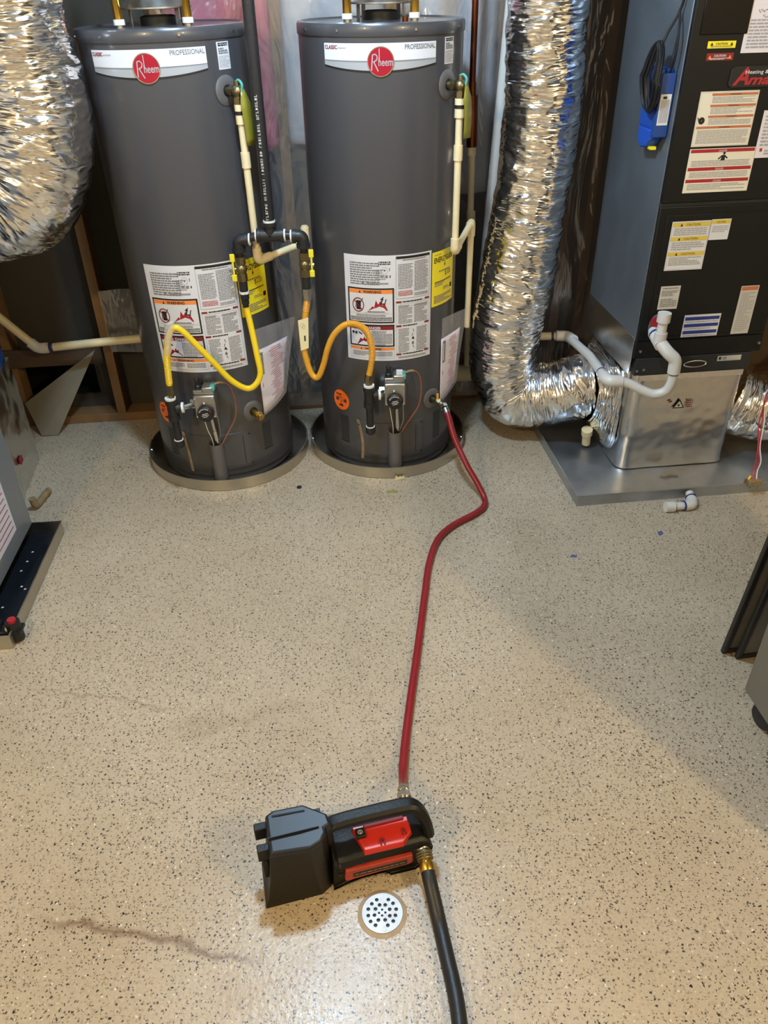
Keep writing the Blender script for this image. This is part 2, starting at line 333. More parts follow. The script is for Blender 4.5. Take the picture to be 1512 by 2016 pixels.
_tx = {}
def text_mesh(s, bold=0.0, shear=0.0):
    k = (s, bold, shear)
    if k not in _tx:
        cu = bpy.data.curves.new('t', 'FONT'); cu.body = s; cu.size = 1.0; cu.offset = bold; cu.shear = shear; cu.resolution_u = 3
        o = bpy.data.objects.new('t', cu); COL.objects.link(o); dg = bpy.context.evaluated_depsgraph_get()
        me = bpy.data.meshes.new_from_object(o.evaluated_get(dg))
        vs_ = [(v.co.x, v.co.y) for v in me.vertices]; fs = [tuple(p.vertices) for p in me.polygons]
        bpy.data.objects.remove(o); bpy.data.curves.remove(cu); bpy.data.meshes.remove(me)
        _tx[k] = (vs_, fs)
    return _tx[k]
class Decal:
    """flat print laid on a surface; mp(u, v, lift) gives the point"""
    def __init__(s, mp, step=0.0004, du=0.02, first=0.0006): s.mp = mp; s.g = G(); s.step = step; s.du = du; s.first = first
    def z(s, k): return s.first + s.step * k
    def rect(s, u0, v0, u1, v1, mi, k=0):
        if u1 < u0: u0, u1 = u1, u0
        n = max(1, int(math.ceil((u1 - u0) / s.du))); V = []; F = []
        for i in range(n + 1):
            u = u0 + (u1 - u0) * i / n; V += [s.mp(u, v0, s.z(k)), s.mp(u, v1, s.z(k))]
        for i in range(n): F.append((2*i, 2*i+2, 2*i+3, 2*i+1))
        s.g.add(V, F, mi)
    def poly(s, pts, mi, k=1): s.g.add([s.mp(u, v, s.z(k)) for u, v in pts], [tuple(range(len(pts)))], mi)
    def fan(s, c, pts, mi, k=1):
        n = len(pts); s.g.add([s.mp(*c, s.z(k))] + [s.mp(u, v, s.z(k)) for u, v in pts], [(0, i + 1, (i + 1) % n + 1) for i in range(n)], mi)
    def disc(s, u, v, r, mi, k=1, n=28, ry=None):
        s.fan((u, v), [(u + r*math.cos(2*PI*i/n), v + (ry or r)*math.sin(2*PI*i/n)) for i in range(n)], mi, k)
    def ring(s, u, v, r, w, mi, k=1, n=24):
        V = []; 
        for i in range(n):
            a = 2*PI*i/n; V += [s.mp(u+r*math.cos(a), v+r*math.sin(a), s.z(k)), s.mp(u+(r-w)*math.cos(a), v+(r-w)*math.sin(a), s.z(k))]
        s.g.add(V, [(2*i, (2*i+2) % (2*n), (2*i+3) % (2*n), 2*i+1) for i in range(n)], mi)
    def line(s, u0, v0, u1, v1, w, mi, k=1):
        d = Vector((u1-u0, v1-v0)); p = Vector((-d.y, d.x)).normalized() * w / 2
        s.poly([(u0-p.x, v0-p.y), (u1-p.x, v1-p.y), (u1+p.x, v1+p.y), (u0+p.x, v0+p.y)], mi, k)
    def text(s, t, u, v, h, mi, k=1, align='c', bold=0.0, shear=0.0, width=None, rot=0.0):
        V, F = text_mesh(t, bold, shear); x0 = min(p[0] for p in V); x1 = max(p[0] for p in V); y0 = min(p[1] for p in V); y1 = max(p[1] for p in V)
        sc = h / 0.70; sx_ = sc if width is None else width / (x1 - x0); w = (x1 - x0) * sx_
        off = {'c': -w / 2, 'l': 0, 'r': -w}[align]; c, sn = math.cos(rot), math.sin(rot); P = []
        for x, y in V:
            a = (x - x0) * sx_ + off; b = y * sc; P.append(s.mp(u + a*c - b*sn, v + a*sn + b*c, s.z(k)))
        s.g.add(P, F, mi)
    def lines(s, u0, v0, u1, v1, n, mi, k=1, fill=0.55, seed=0):
        r = random.Random(seed * 131 + n); h = (v1 - v0) / n
        for i in range(n):
            y = v1 - (i + 0.5) * h; x = u0; end = u1 - (r.random() * 0.45 * (u1 - u0) if r.random() < 0.3 else 0)
            while x < end - 0.002:
                w = min(r.uniform(0.25, 1.0) * max(0.012, (u1-u0) * 0.16), end - x)
                s.rect(x, y - h * fill / 2, x + w, y + h * fill / 2, mi, k); x += w + max(0.0012, h * 0.25)
    def frame(s, u0, v0, u1, v1, w, mi, k=1):
        s.rect(u0, v0, u1, v0 + w, mi, k); s.rect(u0, v1 - w, u1, v1, mi, k); s.rect(u0, v0 + w, u0 + w, v1 - w, mi, k); s.rect(u1 - w, v0 + w, u1, v1 - w, mi, k)
    def build(s, name, mats, parent=None): return s.g.build(name, mats, parent)

def foil_tube(name, path, rad, m_='foil_duct', parent=None, na=110, seed=0.0, a1=0.007, a2=0.006, a3=0.004, ridge=34.0, step=0.005):
    P = [Vector(p) for p in path]; d = [0.0]
    for i in range(1, len(P)): d.append(d[-1] + (P[i] - P[i-1]).length)
    ns = int(d[-1] / step); Q = []; j = 0
    for i in range(ns + 1):
        t = d[-1] * i / ns
        while j < len(d) - 2 and d[j+1] < t: j += 1
        f = (t - d[j]) / max(1e-9, d[j+1] - d[j]); Q.append(P[j].lerp(P[j+1], f))
    for _ in range(3): Q = [Q[0]] + [(Q[i-1] + Q[i] * 2 + Q[i+1]) / 4 for i in range(1, len(Q)-1)] + [Q[-1]]
    g = G(); rs = []; uv = []
    for i, (p, t, u, w) in enumerate(frames(Q)):
        sl = d[-1] * i / ns; ring = []
        r0 = rad(i / ns) if callable(rad) else rad
        for k in range(na):
            a = 2*PI*k/na; dr = u * math.cos(a) + w * math.sin(a); q = p + dr * r0
            wob = noise.noise(q * 5 + Vector((seed, 0, 0)))
            rg = noise.noise(Vector((sl * ridge + wob * 2.2, math.cos(a) * 1.1 + seed, math.sin(a) * 1.1)))
            cr = noise.noise(q * 26 + Vector((0, seed, 0))); bg = noise.noise(q * 7 + Vector((0, 0, seed)))
            rr = 1 - abs(noise.noise(q * 15 + Vector((seed, seed, 0)))) * 2
            ring.append(p + dr * (r0 + a1 * rg + a2 * bg + a3 * cr * 0.6 + a3 * max(0, rr - 0.55)))
            uv.append((sl * 1.0, abs(((a / (2*PI)) * 2) - 1) * PI * r0))
        rs.append(ring)
    g.rings(rs, cap=True); g.uv = uv
    return g.build(name, m_, parent, angle=28)

# ------------------------------------------------------------------ setting
PHI = math.atan(0.1)
tag(G().box(-3.0, -2.4, -0.1, 3.3, 3.9, 0.0).build('floor', 'floor'), 'tan epoxy floor scattered with dark and white flakes', kind='structure')
tag(G().box(-2.3, -1.8, 2.5, 2.9, 3.36, 2.6).build('ceiling', 'ceil', rotz=PHI), kind='structure')
tag(G().box(-2.4, -1.8, 0, -2.3, 3.36, 2.5).build('wall_left', 'wallpaint', rotz=PHI), kind='structure')
tag(G().box(2.9, -1.8, 0, 3.0, 3.36, 2.5).build('wall_right', 'wallpaint', rotz=PHI), kind='structure')
tag(G().box(-2.4, -1.9, 0, 3.0, -1.8, 2.5).build('wall_front', 'wallpaint', rotz=PHI), kind='structure')
YW = 3.219
wall = thing('wall_back', None, None, rotz=PHI, kind='structure')
g = G(); yb = YW + 0.089
for x0, x1, z0, z1 in ((-2.3, -1.27, 0, 2.5), (-0.93, 2.9, 0, 2.5), (-1.27, -0.93, 0.285, 2.5), (-1.27, -0.93, 0, 0.1)):
    g.box(x0, yb, z0, x1, yb + 0.015, z1)
g.build('backing_board', 'backing', wall); G().box(0.80, yb - 0.012, 0.04, 2.4, yb - 0.001, 2.46).build('sheathing_board', 'panelwood', wall)
G().box(-1.28, yb + 0.16, 0.0, -0.9, yb + 0.17, 0.4).build('shade_panel', 'black', wall)  # black panel behind the gap, standing in for shade on the wall
sx = [-1.648, -1.242, -0.836, -0.43, -0.024, 0.382, 0.789, 1.09, 1.195, 1.60, 2.0, 2.4]
sg = G().box(-0.019, YW, 0.038, 0.019, YW + 0.088, 2.46)
st0 = sg.build('stud', 'wood', wall, bevel=0.002)
for i, x in enumerate(sx):
    o = st0 if i == 0 else st0.copy()
    if i: COL.objects.link(o); o.parent = wall
    o.location = (x, 0, 0)
G().box(-2.3, YW - 0.001, 0, 2.9, YW + 0.089, 0.038).build('sill_plate', 'wood', wall, bevel=0.002)
G().box(-2.3, YW - 0.001, 2.46, 2.9, YW + 0.089, 2.5).build('top_plate', 'wood', wall)
G().box(-1.62, YW - 0.022, 0.285, -0.86, YW - 0.002, 0.36).build('blocking_board', 'wooddark', wall, bevel=0.002)
def batt(x0, x1, z0, z1, sd, m_):
    g = G(); nx, nz = 12, 40; V = []; F = []
    for i in range(nx + 1):
        for j in range(nz + 1):
            e = min(i, nx - i, 2) / 2 * 0.03
            V.append((x0 + (x1-x0)*i/nx, YW + 0.032 - e + 0.012*noise.noise(Vector((i*0.7, j*0.5, sd))), z0 + (z1-z0)*j/nz))
    for i in range(nx):
        for j in range(nz):
            a = i*(nz+1)+j; F.append((a, a+nz+1, a+nz+2, a+1))
    g.add(V, F); return g.build('insulation_batt', m_, wall, solid=0.02)
batt(-0.41, -0.044, 1.08, 2.45, 1.0, 'pink'); batt(-0.004, 0.362, 1.10, 2.45, 4.0, 'whitebatt'); batt(0.40, 0.77, 0.9, 2.45, 8.0, 'whitebatt')
def film(x0, x1, z0, z1, sd, amp=0.012):
    nx, nz = int((x1-x0)/0.03), int((z1-z0)/0.04); V = []; F = []
    for i in range(nx + 1):
        for j in range(nz + 1):
            x = x0+(x1-x0)*i/nx; z = z0+(z1-z0)*j/nz
            V.append((x, YW - 0.016 - amp + amp*noise.noise(Vector((x*6, z*1.6, sd))) + 0.4*amp*noise.noise(Vector((x*17+z*9, z*11, sd))), z))
    for i in range(nx):
        for j in range(nz):
            a = i*(nz+1)+j; F.append((a, a+nz+1, a+nz+2, a+1))
    o = G().add(V, F).build('plastic_film', 'film', wall); return o
film(-0.44, 1.35, 0.03, 2.45, 2.0); film(-0.81, -0.62, 0.34, 0.60, 9.0, 0.035)
# triangular sheet standing in for a wedge of light on the lower wall
def w2l(x, y, z): c, s_ = math.cos(PHI), math.sin(PHI); return (x*c + y*s_, -x*s_ + y*c, z)
fl = [w2l(-1.19, 3.085, 0.352), w2l(-1.53, 3.045, 0.13), w2l(-1.47, 2.985, 0.004), w2l(-1.40, 2.99, 0.004)]
V = fl + [(p[0], p[1] + 0.004, p[2]) for p in fl]
G().add(V, [(0,1,2,3), (7,6,5,4), (0,4,5,1), (1,5,6,2), (2,6,7,3), (3,7,4,0)]).build('light_wedge', 'wedgetone', wall)

# ------------------------------------------------------------------ drain pans under the heaters
def round_pan(name, x, y, label):
    t = thing(name, label, 'drain pan', (x, y, 0))
    G().lathe([(0.318, 0.0), (0.320, 0.003), (0.320, 0.046), (0.3225, 0.0475), (0.3225, 0.050), (0.3165, 0.050), (0.3165, 0.006), (0.30, 0.004), (0.0, 0.004)], n=96, cap=False).build('pan_body', 'panmetal', t, angle=30)
    for a in (1.05, -0.2, 3.3):
        G().cyl((0.3168*math.cos(a), 0.3168*math.sin(a), 0.035), (0.311*math.cos(a), 0.311*math.sin(a), 0.035), 0.004, n=10).build('rivet', 'chrome', t)
    return t
round_pan('drain_pan', 0.02, 2.908, 'round aluminium drain pan under the heater that has the red hose')
round_pan('drain_pan', -0.632, 2.84, 'round aluminium drain pan under the heater next to the bulging foil duct')

# ------------------------------------------------------------------ water heaters
RT = 0.262
def cp(th, r, z): return (r * math.sin(th), -r * math.cos(th), z)
def curved(z0=0.0, r=RT): return lambda u, v, l: cp(u / r, r + l, v + z0)
def big_label(t):
    w = R(69.3) * RT; h = 0.377; u0 = R(-32) * RT; z0 = 0.468
    mats = ['white', 'black', 'greyink', 'redink', 'orange', 'darkred', 'midink']
    D = Decal(lambda u, v, l: cp((u0 + u * w) / RT, RT + l, z0 + v * h), du=0.05)
    K = lambda y: 1 - y
    D.rect(0, 0, 1, 1, 0, 0)
    # data plate
    D.lines(0.07, K(.27), 0.40, K(.06), 10, 2, seed=1); D.lines(0.36, K(.22), 0.47, K(.12), 6, 2, seed=2)
    D.lines(0.39, K(.085), 0.52, K(.05), 2, 1, fill=.7, seed=3); D.ring(0.455, K(.135), .034, .004, 6); D.disc(0.455, K(.135), .006, 1)
    D.rect(0.39, K(.20), 0.52, K(.178), 1); D.text('CERTIFIED', .455, K(.195), .012, 0, 2, width=.10)
    for i in range(38): D.rect(.26 + i*.0062, K(.262), .26 + i*.0062 + (.004 if i % 3 else .0022), K(.244), 1)
    D.rect(.20, K(.262), .225, K(.244), 2); D.rect(.505, K(.14), .511, K(.11), 1)
    # flammable vapours box
    def rbox(x0, y0, x1, y1):
        D.rect(x0, K(y1), x1, K(y0), 1, 1); D.rect(x0 + .017, K(y1 - .014), x1 - .017, K(y0 + .014), 0, 2)
    rbox(.035, .295, .555, .625)
    D.rect(.052, K(.345), .538, K(.31), 4, 3); D.text('WARNING', .315, K(.341), .025, 1, 4, bold=.03, width=.20)
    D.poly([(.165, K(.341)), (.19, K(.341)), (.1775, K(.316))], 1, 4)
    D.rect(.135, K(.50), .185, K(.415), 1, 3); D.line(.185, K(.43), .21, K(.39), .008, 1, 3); D.line(.135, K(.42), .125, K(.49), .008, 1, 3)
    D.ring(.155, K(.455), .068, .010, 5, 4, 30); D.line(.11, K(.415), .20, K(.50), .010, 5, 4)
    D.poly([(.27, K(.505)), (.32, K(.46)), (.335, K(.475)), (.355, K(.405)), (.38, K(.445)), (.405, K(.41)), (.425, K(.455)), (.45, K(.435)), (.485, K(.505))], 3, 3)
    D.disc(.425, K(.395), .012, 1, 3); D.line(.41, K(.44), .425, K(.40), .014, 1, 3); D.line(.41, K(.44), .46, K(.44), .012, 1, 3); D.line(.45, K(.445), .468, K(.395), .010, 1, 3); D.line(.405, K(.40), .44, K(.375), .008, 1, 3)
    D.rect(.225, K(.527), .48, K(.523), 6, 3); D.lines(.26, K(.522), .45, K(.508), 1, 1, 3, seed=5)
    D.rect(.05, K(.535), .54, K(.533), 6, 3); D.lines(.13, K(.565), .46, K(.54), 2, 2, 3, seed=6); D.lines(.06, K(.605), .53, K(.567), 3, 1, 3, fill=.5, seed=7)
    # scald box
    rbox(.04, .64, .555, .858)
    D.rect(.054, K(.69), .542, K(.652), 5, 3); D.text('DANGER', .32, K(.685), .025, 0, 4, bold=.03, width=.17); D.poly([(.19, K(.685)), (.215, K(.685)), (.2025, K(.66))], 0, 4)
    D.disc(.085, K(.725), .014, 1, 3); D.disc(.12, K(.728), .014, 1, 3); D.line(.15, K(.72), .19, K(.74), .012, 1, 3)
    D.poly([(.13, K(.84)), (.17, K(.775)), (.20, K(.79)), (.215, K(.76)), (.23, K(.785)), (.25, K(.775)), (.25, K(.80)), (.30, K(.835))], 5, 3)
    D.line(.06, K(.76), .14, K(.845), .004, 6, 3); D.lines(.30, K(.845), .53, K(.70), 11, 2, 3, seed=8)
    # lower warning
    D.rect(.04, K(.975), .555, K(.865), 6, 1); D.rect(.044, K(.972), .551, K(.868), 0, 2)
    D.rect(.044, K(.893), .551, K(.868), 4, 3); D.text('WARNING', .31, K(.890), .020, 1, 4, bold=.03, width=.19); D.poly([(.165, K(.89)), (.185, K(.89)), (.175, K(.871))], 1, 4)
    D.lines(.07, K(.955), .29, K(.905), 4, 2, 3, seed=9); D.lines(.32, K(.955), .53, K(.905), 4, 2, 3, seed=10)
    # right column
    D.frame(.575, K(.40), .975, K(.012), .003, 2); D.rect(.58, K(.035), .97, K(.015), 1, 2); D.lines(.65, K(.055), .92, K(.04), 1, 2, 2, seed=11)
    D.lines(.60, K(.31), .765, K(.08), 16, 2, 1, seed=12); D.lines(.785, K(.34), .955, K(.065), 20, 2, 1, seed=13)
    D.lines(.60, K(.375), .765, K(.325), 4, 3, 1, seed=14); D.lines(.785, K(.385), .955, K(.355), 3, 2, 1, seed=15)
    D.frame(.575, K(.965), .975, K(.43), .003, 6)
    for y in (.43, .66, .94):
        D.rect(.575, K(y + .009), .635, K(y - .009), 5, 2); D.rect(.915, K(y + .003), .975, K(y - .015), 5, 2); D.lines(.65, K(y + .006), .90, K(y - .008), 1, 1, 2, fill=.8, seed=int(y*100))
    D.lines(.60, K(.64), .76, K(.46), 14, 2, 1, seed=16); D.lines(.785, K(.64), .95, K(.46), 14, 2, 1, seed=17); D.frame(.62, K(.475), .95, K(.448), .002, 2)
    D.lines(.60, K(.925), .725, K(.685), 18, 2, 1, seed=18); D.lines(.815, K(.925), .95, K(.685), 18, 2, 1, seed=19)
    for i in range(5): D.line(.77, K(.70 + i*.04), .77 + .012*(-1)**i, K(.73 + i*.04), .006, 1, 1)
    D.poly([(.752, K(.80)), (.79, K(.80)), (.771, K(.77))], 1, 1); D.disc(.771, K(.84), .014, 2, 1)
    D.lines(.60, K(.985), .95, K(.965), 2, 2, 1, seed=20)
    D.build('warning_label', mats, t)
def energy_label(t):
    u0 = R(38.2) * RT; w = R(29.3) * RT; z0 = 0.642; h = 0.192
    D = Decal(lambda u, v, l: cp((u0 + u * w) / RT, RT + l, z0 + v * h), du=0.1, first=0.0009)
    D.rect(0, 0, 1, 1, 0, 0); D.text('ENERGYGUIDE', .5, .80, .095, 1, 1, bold=.02, width=.86)
    D.poly([(.47, .75), (.53, .75), (.50, .69)], 1, 1); D.rect(.49, .74, .51, .80, 1, 1)
    D.text('$320', .66, .53, .085, 1, 1, width=.28); D.rect(.10, .435, .85, .452, 1, 1)
    D.lines(.08, .93, .35, .95, 1, 2, seed=21); D.lines(.25, .61, .75, .65, 1, 2, seed=22); D.lines(.1, .36, .5, .43, 2, 2, seed=23)
    D.rect(.80, .25, .92, .33, 1, 1); D.lines(.45, .27, .75, .33, 2, 2, seed=24); D.lines(.08, .05, .9, .20, 5, 2, seed=25)
    D.build('energy_label', ['yellow', 'black', 'greyink'], t)
def banner(t):
    D = Decal(curved(0), du=0.012); a0, a1 = R(-40.5) * RT, R(38) * RT; zt, ze, zm = 1.4565, 1.401, 1.386; n = 36
    def arc(a, z_e, z_m): q = (a - (a0+a1)/2) / ((a1-a0)/2); return z_m + (z_e - z_m) * q * q
    def band(f0, f1, mi, k):
        V = []
        for i in range(n + 1):
            a = a0 + (a1 - a0) * i / n; V += [D.mp(a, f0(a), D.z(k)), D.mp(a, f1(a), D.z(k))]
        D.g.add(V, [(2*i, 2*i+2, 2*i+3, 2*i+1) for i in range(n)], mi)
    band(lambda a: arc(a, ze-.005, zm-.006), lambda a: zt, 1, 0)
    band(lambda a: arc(a, ze, zm), lambda a: zt, 0, 1)
    band(lambda a: arc(a, ze, zm), lambda a: arc(a, ze + .013, zm + .024), 2, 2)
    band(lambda a: arc(a, ze + .011, zm + .022), lambda a: arc(a, ze + .013, zm + .026), 3, 3)
    D.text('CLASSIC', a0 + .004, 1.4415, .0095, 4, 3, 'l', bold=.03, width=.044); D.lines(a0 + .05, 1.442, a0 + .078, 1.447, 1, 5, 3, seed=3)
    D.text('PROFESSIONAL', a1 - .004, 1.4395, .0125, 6, 3, 'r', bold=.012, width=.102)
    return D.build('brand_banner', ['white', 'black', 'silverprint', 'silverprint2', 'darkred', 'midink', 'greyink'], t)
def badge(t):
    D = Decal(lambda u, v, l: cp(u / RT, RT + l + 0.003, v), du=0.01, first=0.0008); u0 = R(-0.8) * RT; z0 = 1.4095
    D.disc(u0, z0, .0395, 1, 0, 40); D.disc(u0, z0, .0368, 0, 1, 40)
    D.text('heem', u0 - .0065, z0 - .0105, .020, 2, 2, 'l', bold=.01, width=.042)
    # tall script R: stem, bowl, leg
    D.line(u0 - .004, z0 + .034, u0 - .004, z0 + .002, .0022, 2, 2)
    D.line(u0 - .027, z0 - .022, u0 - .0235, z0 + .018, .0030, 2, 2)
    pts = [(u0 - .0235, z0 + .018), (u0 - .015, z0 + .0195), (u0 - .0095, z0 + .013), (u0 - .012, z0 + .004), (u0 - .022, z0 - .001)]
    for a, b in zip(pts, pts[1:]): D.line(*a, *b, .0028, 2, 2)
    D.line(u0 - .0195, z0 - .001, u0 - .0075, z0 - .0245, .0030, 2, 2)
    b = D.build('logo_badge', ['badge', 'chrome', 'silverprint'], t)
    g = G(); k = 40; g.rings([[cp((u0 + r*math.cos(2*PI*i/k)) / RT, RT + l, z0 + r*math.sin(2*PI*i/k)) for i in range(k)] for r, l in ((.0395, 0.0003), (.0395, .0037))], cap=False); g.build('badge_rim', 'chrome', b)
def water_heater(x, y, lean, label, vx, dx, drain_th, hosed, pouch_th):
    t = thing('water_heater', label, 'water heater', (x, y, 0)); t.rotation_euler = (0, R(lean), 0)
    G().lathe([(0.25, 0.008), (0.257, 0.010), (0.257, 0.034), (RT, 0.037), (RT, 1.479), (0.2, 1.48)], n=128, cap=True).build('jacket', 'tank', t, angle=30)
    G().lathe([(0.2645, 1.472), (0.2655, 1.474), (0.2655, 1.499), (0.262, 1.505), (0.250, 1.507), (0.244, 1.502), (0.06, 1.506), (0.0, 1.506)], n=128, cap=False).build('top_lid', 'tank', t, angle=40)
    for th in (-60, -29, 22, 62, 120, -120):
        G().cyl(cp(R(th), 0.2652, 1.488), cp(R(th), 0.2685, 1.488), 0.0035, n=10).build('lid_screw', 'chrome', t)
    G().lathe([(0.2575, 0.028), (0.2595, 0.029), (0.2595, 0.034), (0.2575, 0.035)], n=96, cap=False).build('base_bead', 'tankdark', t)
    banner(t); badge(t); big_label(t); energy_label(t)
    D = Decal(curved(0)); a0, a1 = R(46.3) * RT, R(56.5) * RT
    D.rect(a0, 1.393, a1, 1.464, 0, 0); D.lines(a0 + .005, 1.452, a1 - .005, 1.462, 2, 1, fill=.75, seed=31); D.lines(a0 + .005, 1.432, a1 - .005, 1.449, 3, 2, fill=.8, seed=32); D.lines(a0 + .003, 1.397, a1 - .003, 1.429, 9, 3, seed=33)
    D.build('rating_sticker', ['white', 'black', 'greyink', 'midink'], t)
    D = Decal(curved(0)); uo = R(-42) * RT
    D.disc(uo, 0.283, 0.040, 0, 0, 32, ry=0.041); D.lines(uo - .024, .302, uo + .024, .309, 1, 1, seed=41, fill=.9); D.lines(uo - .018, .288, uo + .018, .298, 2, 2, seed=42)
    D.poly([(uo - .012, .258), (uo + .012, .258), (uo + .008, .266), (uo - .006, .265)], 1, 1); D.line(uo + .001, .266, uo + .001, .283, .002, 1, 1)
    D.build('caution_sticker', ['orange2', 'black', 'redink'], t)
    # relief valve
    th = R(50); c = Vector(cp(th, RT, 1.337)); n = Vector(cp(th, 1, 0)); P = lambda d, dz=0: c + n * d + Vector((0, 0, dz))
    rv = G().lathe([(0.042, 0), (0.042, 0.002), (0.036, 0.006), (0.018, 0.007), (0.016, 0.0065)], P(-.001), n, 32, cap=False).build('escutcheon', 'tanklight', t)
    G().lathe([(0.0165, -0.01), (0.0165, 0.0074), (0.0, 0.0074)], P(0), n, 24, cap=False).build('port_shadow_ring', 'black', rv)
    g = G().cyl(P(0), P(.035), .0125, n=20).cyl(P(.020), P(.034), .016, n=6); g.ball(P(.050), .0185); g.cyl(P(.050), P(.050, -.032), .0135, n=18).cyl(P(.050, -.016), P(.050, -.034), .0165, n=6); g.cyl(P(.05, .01), P(.05, .028), .009)
    rv2 = g.build('relief_valve', 'brassdull', t)
    # lever, tie and the hanging yellow tag
    G().tube(smooth_path([P(.048, .026), P(.060, .030), P(.072, .020), P(.070, .004)], 5), .004, 8).build('test_lever', 'teal', rv2)
    s_ = Vector((math.cos(th), math.sin(th), 0)); q = P(.072, .008); V = []
    for i in range(9):
        f = i / 8; w = .006 + .014 * min(1, f * 4); cc = q + Vector((0, 0, -.155 * f)) + n * (.006 * math.sin(f * 3)) + s_ * (.012 * f)
        V += [cc - s_ * w, cc + s_ * w]
    G().add(V, [(2*i, 2*i+1, 2*i+3, 2*i+2) for i in range(8)]).build('valve_tag', 'tagyellow', rv2, solid=.0008)
    # discharge pipe
    b = P(.050); zb = 0.835; g = G(); g.cyl(P(.05, -.034), P(.05, -.055), .0155).cyl(P(.05, -.052), P(.05, -.062), .0165, mi=1).cyl(P(.05, -.060), P(.05, -.088), .0155)
    g.cyl(P(.05, -.088), (b.x, b.y, zb + .02), .0112); g.cyl((b.x, b.y, 1.125), (b.x, b.y, 1.17), .0145)
    dd = (Vector((0.36, 0.30, 0.05)) if not hosed else Vector((0.10, 0.30, 0.045))).normalized()
    e1 = Vector((b.x, b.y, zb)); e2 = e1 + dd * (0.20 if not hosed else 0.26)
    g.tube(round_path([e1 + Vector((0, 0, .045)), e1, e1 + dd * .05], .018), .0150, 16); g.cyl(e1 + dd * .03, e2, .0112); g.cyl(e1 + dd * .03, e1 + dd * .052, .0145)
    e3 = e2 + Vector((0, 0, .055 if not hosed else -.40)); g.tube(round_path([e2 - dd * .03, e2, e2 + (e3 - e2).normalized() * .05], .02), .0145, 16); g.cyl(e2, e3, .0112)
    g.build('discharge_pipe', ['cpvc', 'iron'], t)
    # combustion door, hood over the burner wires, vents
    D = Decal(curved(0), first=0.0012); d0, d1 = R(-27) * RT, R(31) * RT
    g = G(); k = 30
    for f in range(1):
        rs = []
        for i in range(k + 1):
            a = d0 + (d1 - d0) * i / k; th_ = a / RT; rs.append([cp(th_, RT - .001, .060), cp(th_, RT + .0028, .062), cp(th_, RT + .0028, .212), cp(th_, RT - .001, .214)])
        g.rings(rs, closed=False, cap=False); g.add([rs[0][0], rs[0][1], rs[0][2], rs[0][3], rs[-1][0], rs[-1][1], rs[-1][2], rs[-1][3]], [(0, 1, 2, 3), (7, 6, 5, 4)])
    g.build('burner_door', 'tank', t, angle=20)
    for a, z in ((d0 + .012, .20), (d1 - .006, .20), (d1 - .006, .075)):
        G().cyl(cp(a / RT, RT + .002, z), cp(a / RT, RT + .005, z), .003, n=8).build('door_screw', 'black', t)
    G().box(0, 0, 0, .0012, .001, .12).build('door_seam', 'black', t).location = cp(R(24), RT + .0045, .078)
    g = G(); hx = vx; hy = -0.264
    pr = [(hx + .0270*math.cos(a), hy - .033*math.sin(a)) for a in [PI * i / 14 for i in range(15)]]; pi_ = [(hx + .0250*math.cos(a), hy - .031*math.sin(a)) for a in [PI * i / 14 for i in range(15)]]
    k = 15; V = [(p[0], p[1], .036) for p in pr] + [(p[0], p[1], .186) for p in pr] + [(p[0], p[1], .036) for p in pi_] + [(p[0], p[1], .186) for p in pi_]; F = []
    for i in range(k - 1): F += [(i, i+1, k+i+1, k+i), (3*k+i, 3*k+i+1, 2*k+i+1, 2*k+i), (k+i, k+i+1, 3*k+i+1, 3*k+i), (2*k+i, 2*k+i+1, i+1, i)]
    F += [tuple([2*k+i for i in range(k)])]
    g.add(V, F); hood = g.build('wire_hood', 'tanklight', t)  # hood paler than the jacket: light on it put into the colour
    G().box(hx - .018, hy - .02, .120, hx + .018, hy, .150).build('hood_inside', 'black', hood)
    for sgn in (-1, 1):
        D = Decal(curved(0), first=.0006); a = R(-39) * RT if sgn < 0 else R(47) * RT
        D.rect(a - .020, .115, a + .020, .222, 0, 0)
        for i in range(5):
            for j in range(12): D.disc(a - .015 + .0075*i, .123 + .0085*j, .0022, 1, 1, 6)
        D.rect(a - .021, .108, a + .021, .113, 1, 1)
        D.build('air_intake_screen', ['tankdark', 'black'], t)
    D = Decal(curved(0), first=.0042, du=.004); a = R(-25) * RT; V = []
    for i in range(13):
        z = .222 - .170 * i / 12; o = .010 * math.sin(i / 12 * 3.0) * (1 if hosed else .3) + .012 * i / 12; V += [D.mp(a + o - .006, z, .0045), D.mp(a + o + .006, z, .0045)]
    G().add(V, [(2*i, 2*i+1, 2*i+3, 2*i+2) for i in range(12)]).build('tape_strip', 'stub', t)
    # gas control valve
    gy = -.258; gv = G().box(vx - .038, gy - .074, .322, vx + .038, gy, .408).build('gas_valve', 'zinc', t, bevel=.004)
    G().box(vx - .038, gy - .062, .408, vx + .036, gy - .010, .425).build('valve_top', 'zinc', gv, bevel=.003)
    G().box(vx - .006, gy - .066, .418, vx + .034, gy - .016, .436).build('igniter_block', 'zinc', gv, bevel=.004)
    G().box(vx + .022, gy - .064, .420, vx + .040, gy - .02, .438).build('teal_plug', 'teal', gv, bevel=.003)
    G().lathe([(.012, 0), (.012, .010), (.008, .014), (.008, .030), (.0095, .034), (.0075, .040), (0, .041)], (vx - .022, gy - .04, .424), (0, 0, 1), 20, cap=False).build('igniter_knob', 'black', gv)
    G().ball((vx - .003, gy - .075, .378), .007, sz=(1, .6, 1)).build('cover_cap', 'zinc', gv)
    for a, b_ in ((-1, -1), (1, -1), (-1, 1), (1, 1)):
        G().cyl((vx + a*.031, gy - .072, .365 + b_*.035), (vx + a*.031, gy - .0775, .365 + b_*.035), .004, n=8).build('cover_screw', 'chrome', gv)
    dl = G().lathe([(.029, 0), (.030, .004), (.029, .016), (.026, .019), (0, .0195)], (vx, gy - .073, .344), (0, -1, 0), 32, cap=False).build('temperature_dial', 'black', gv)
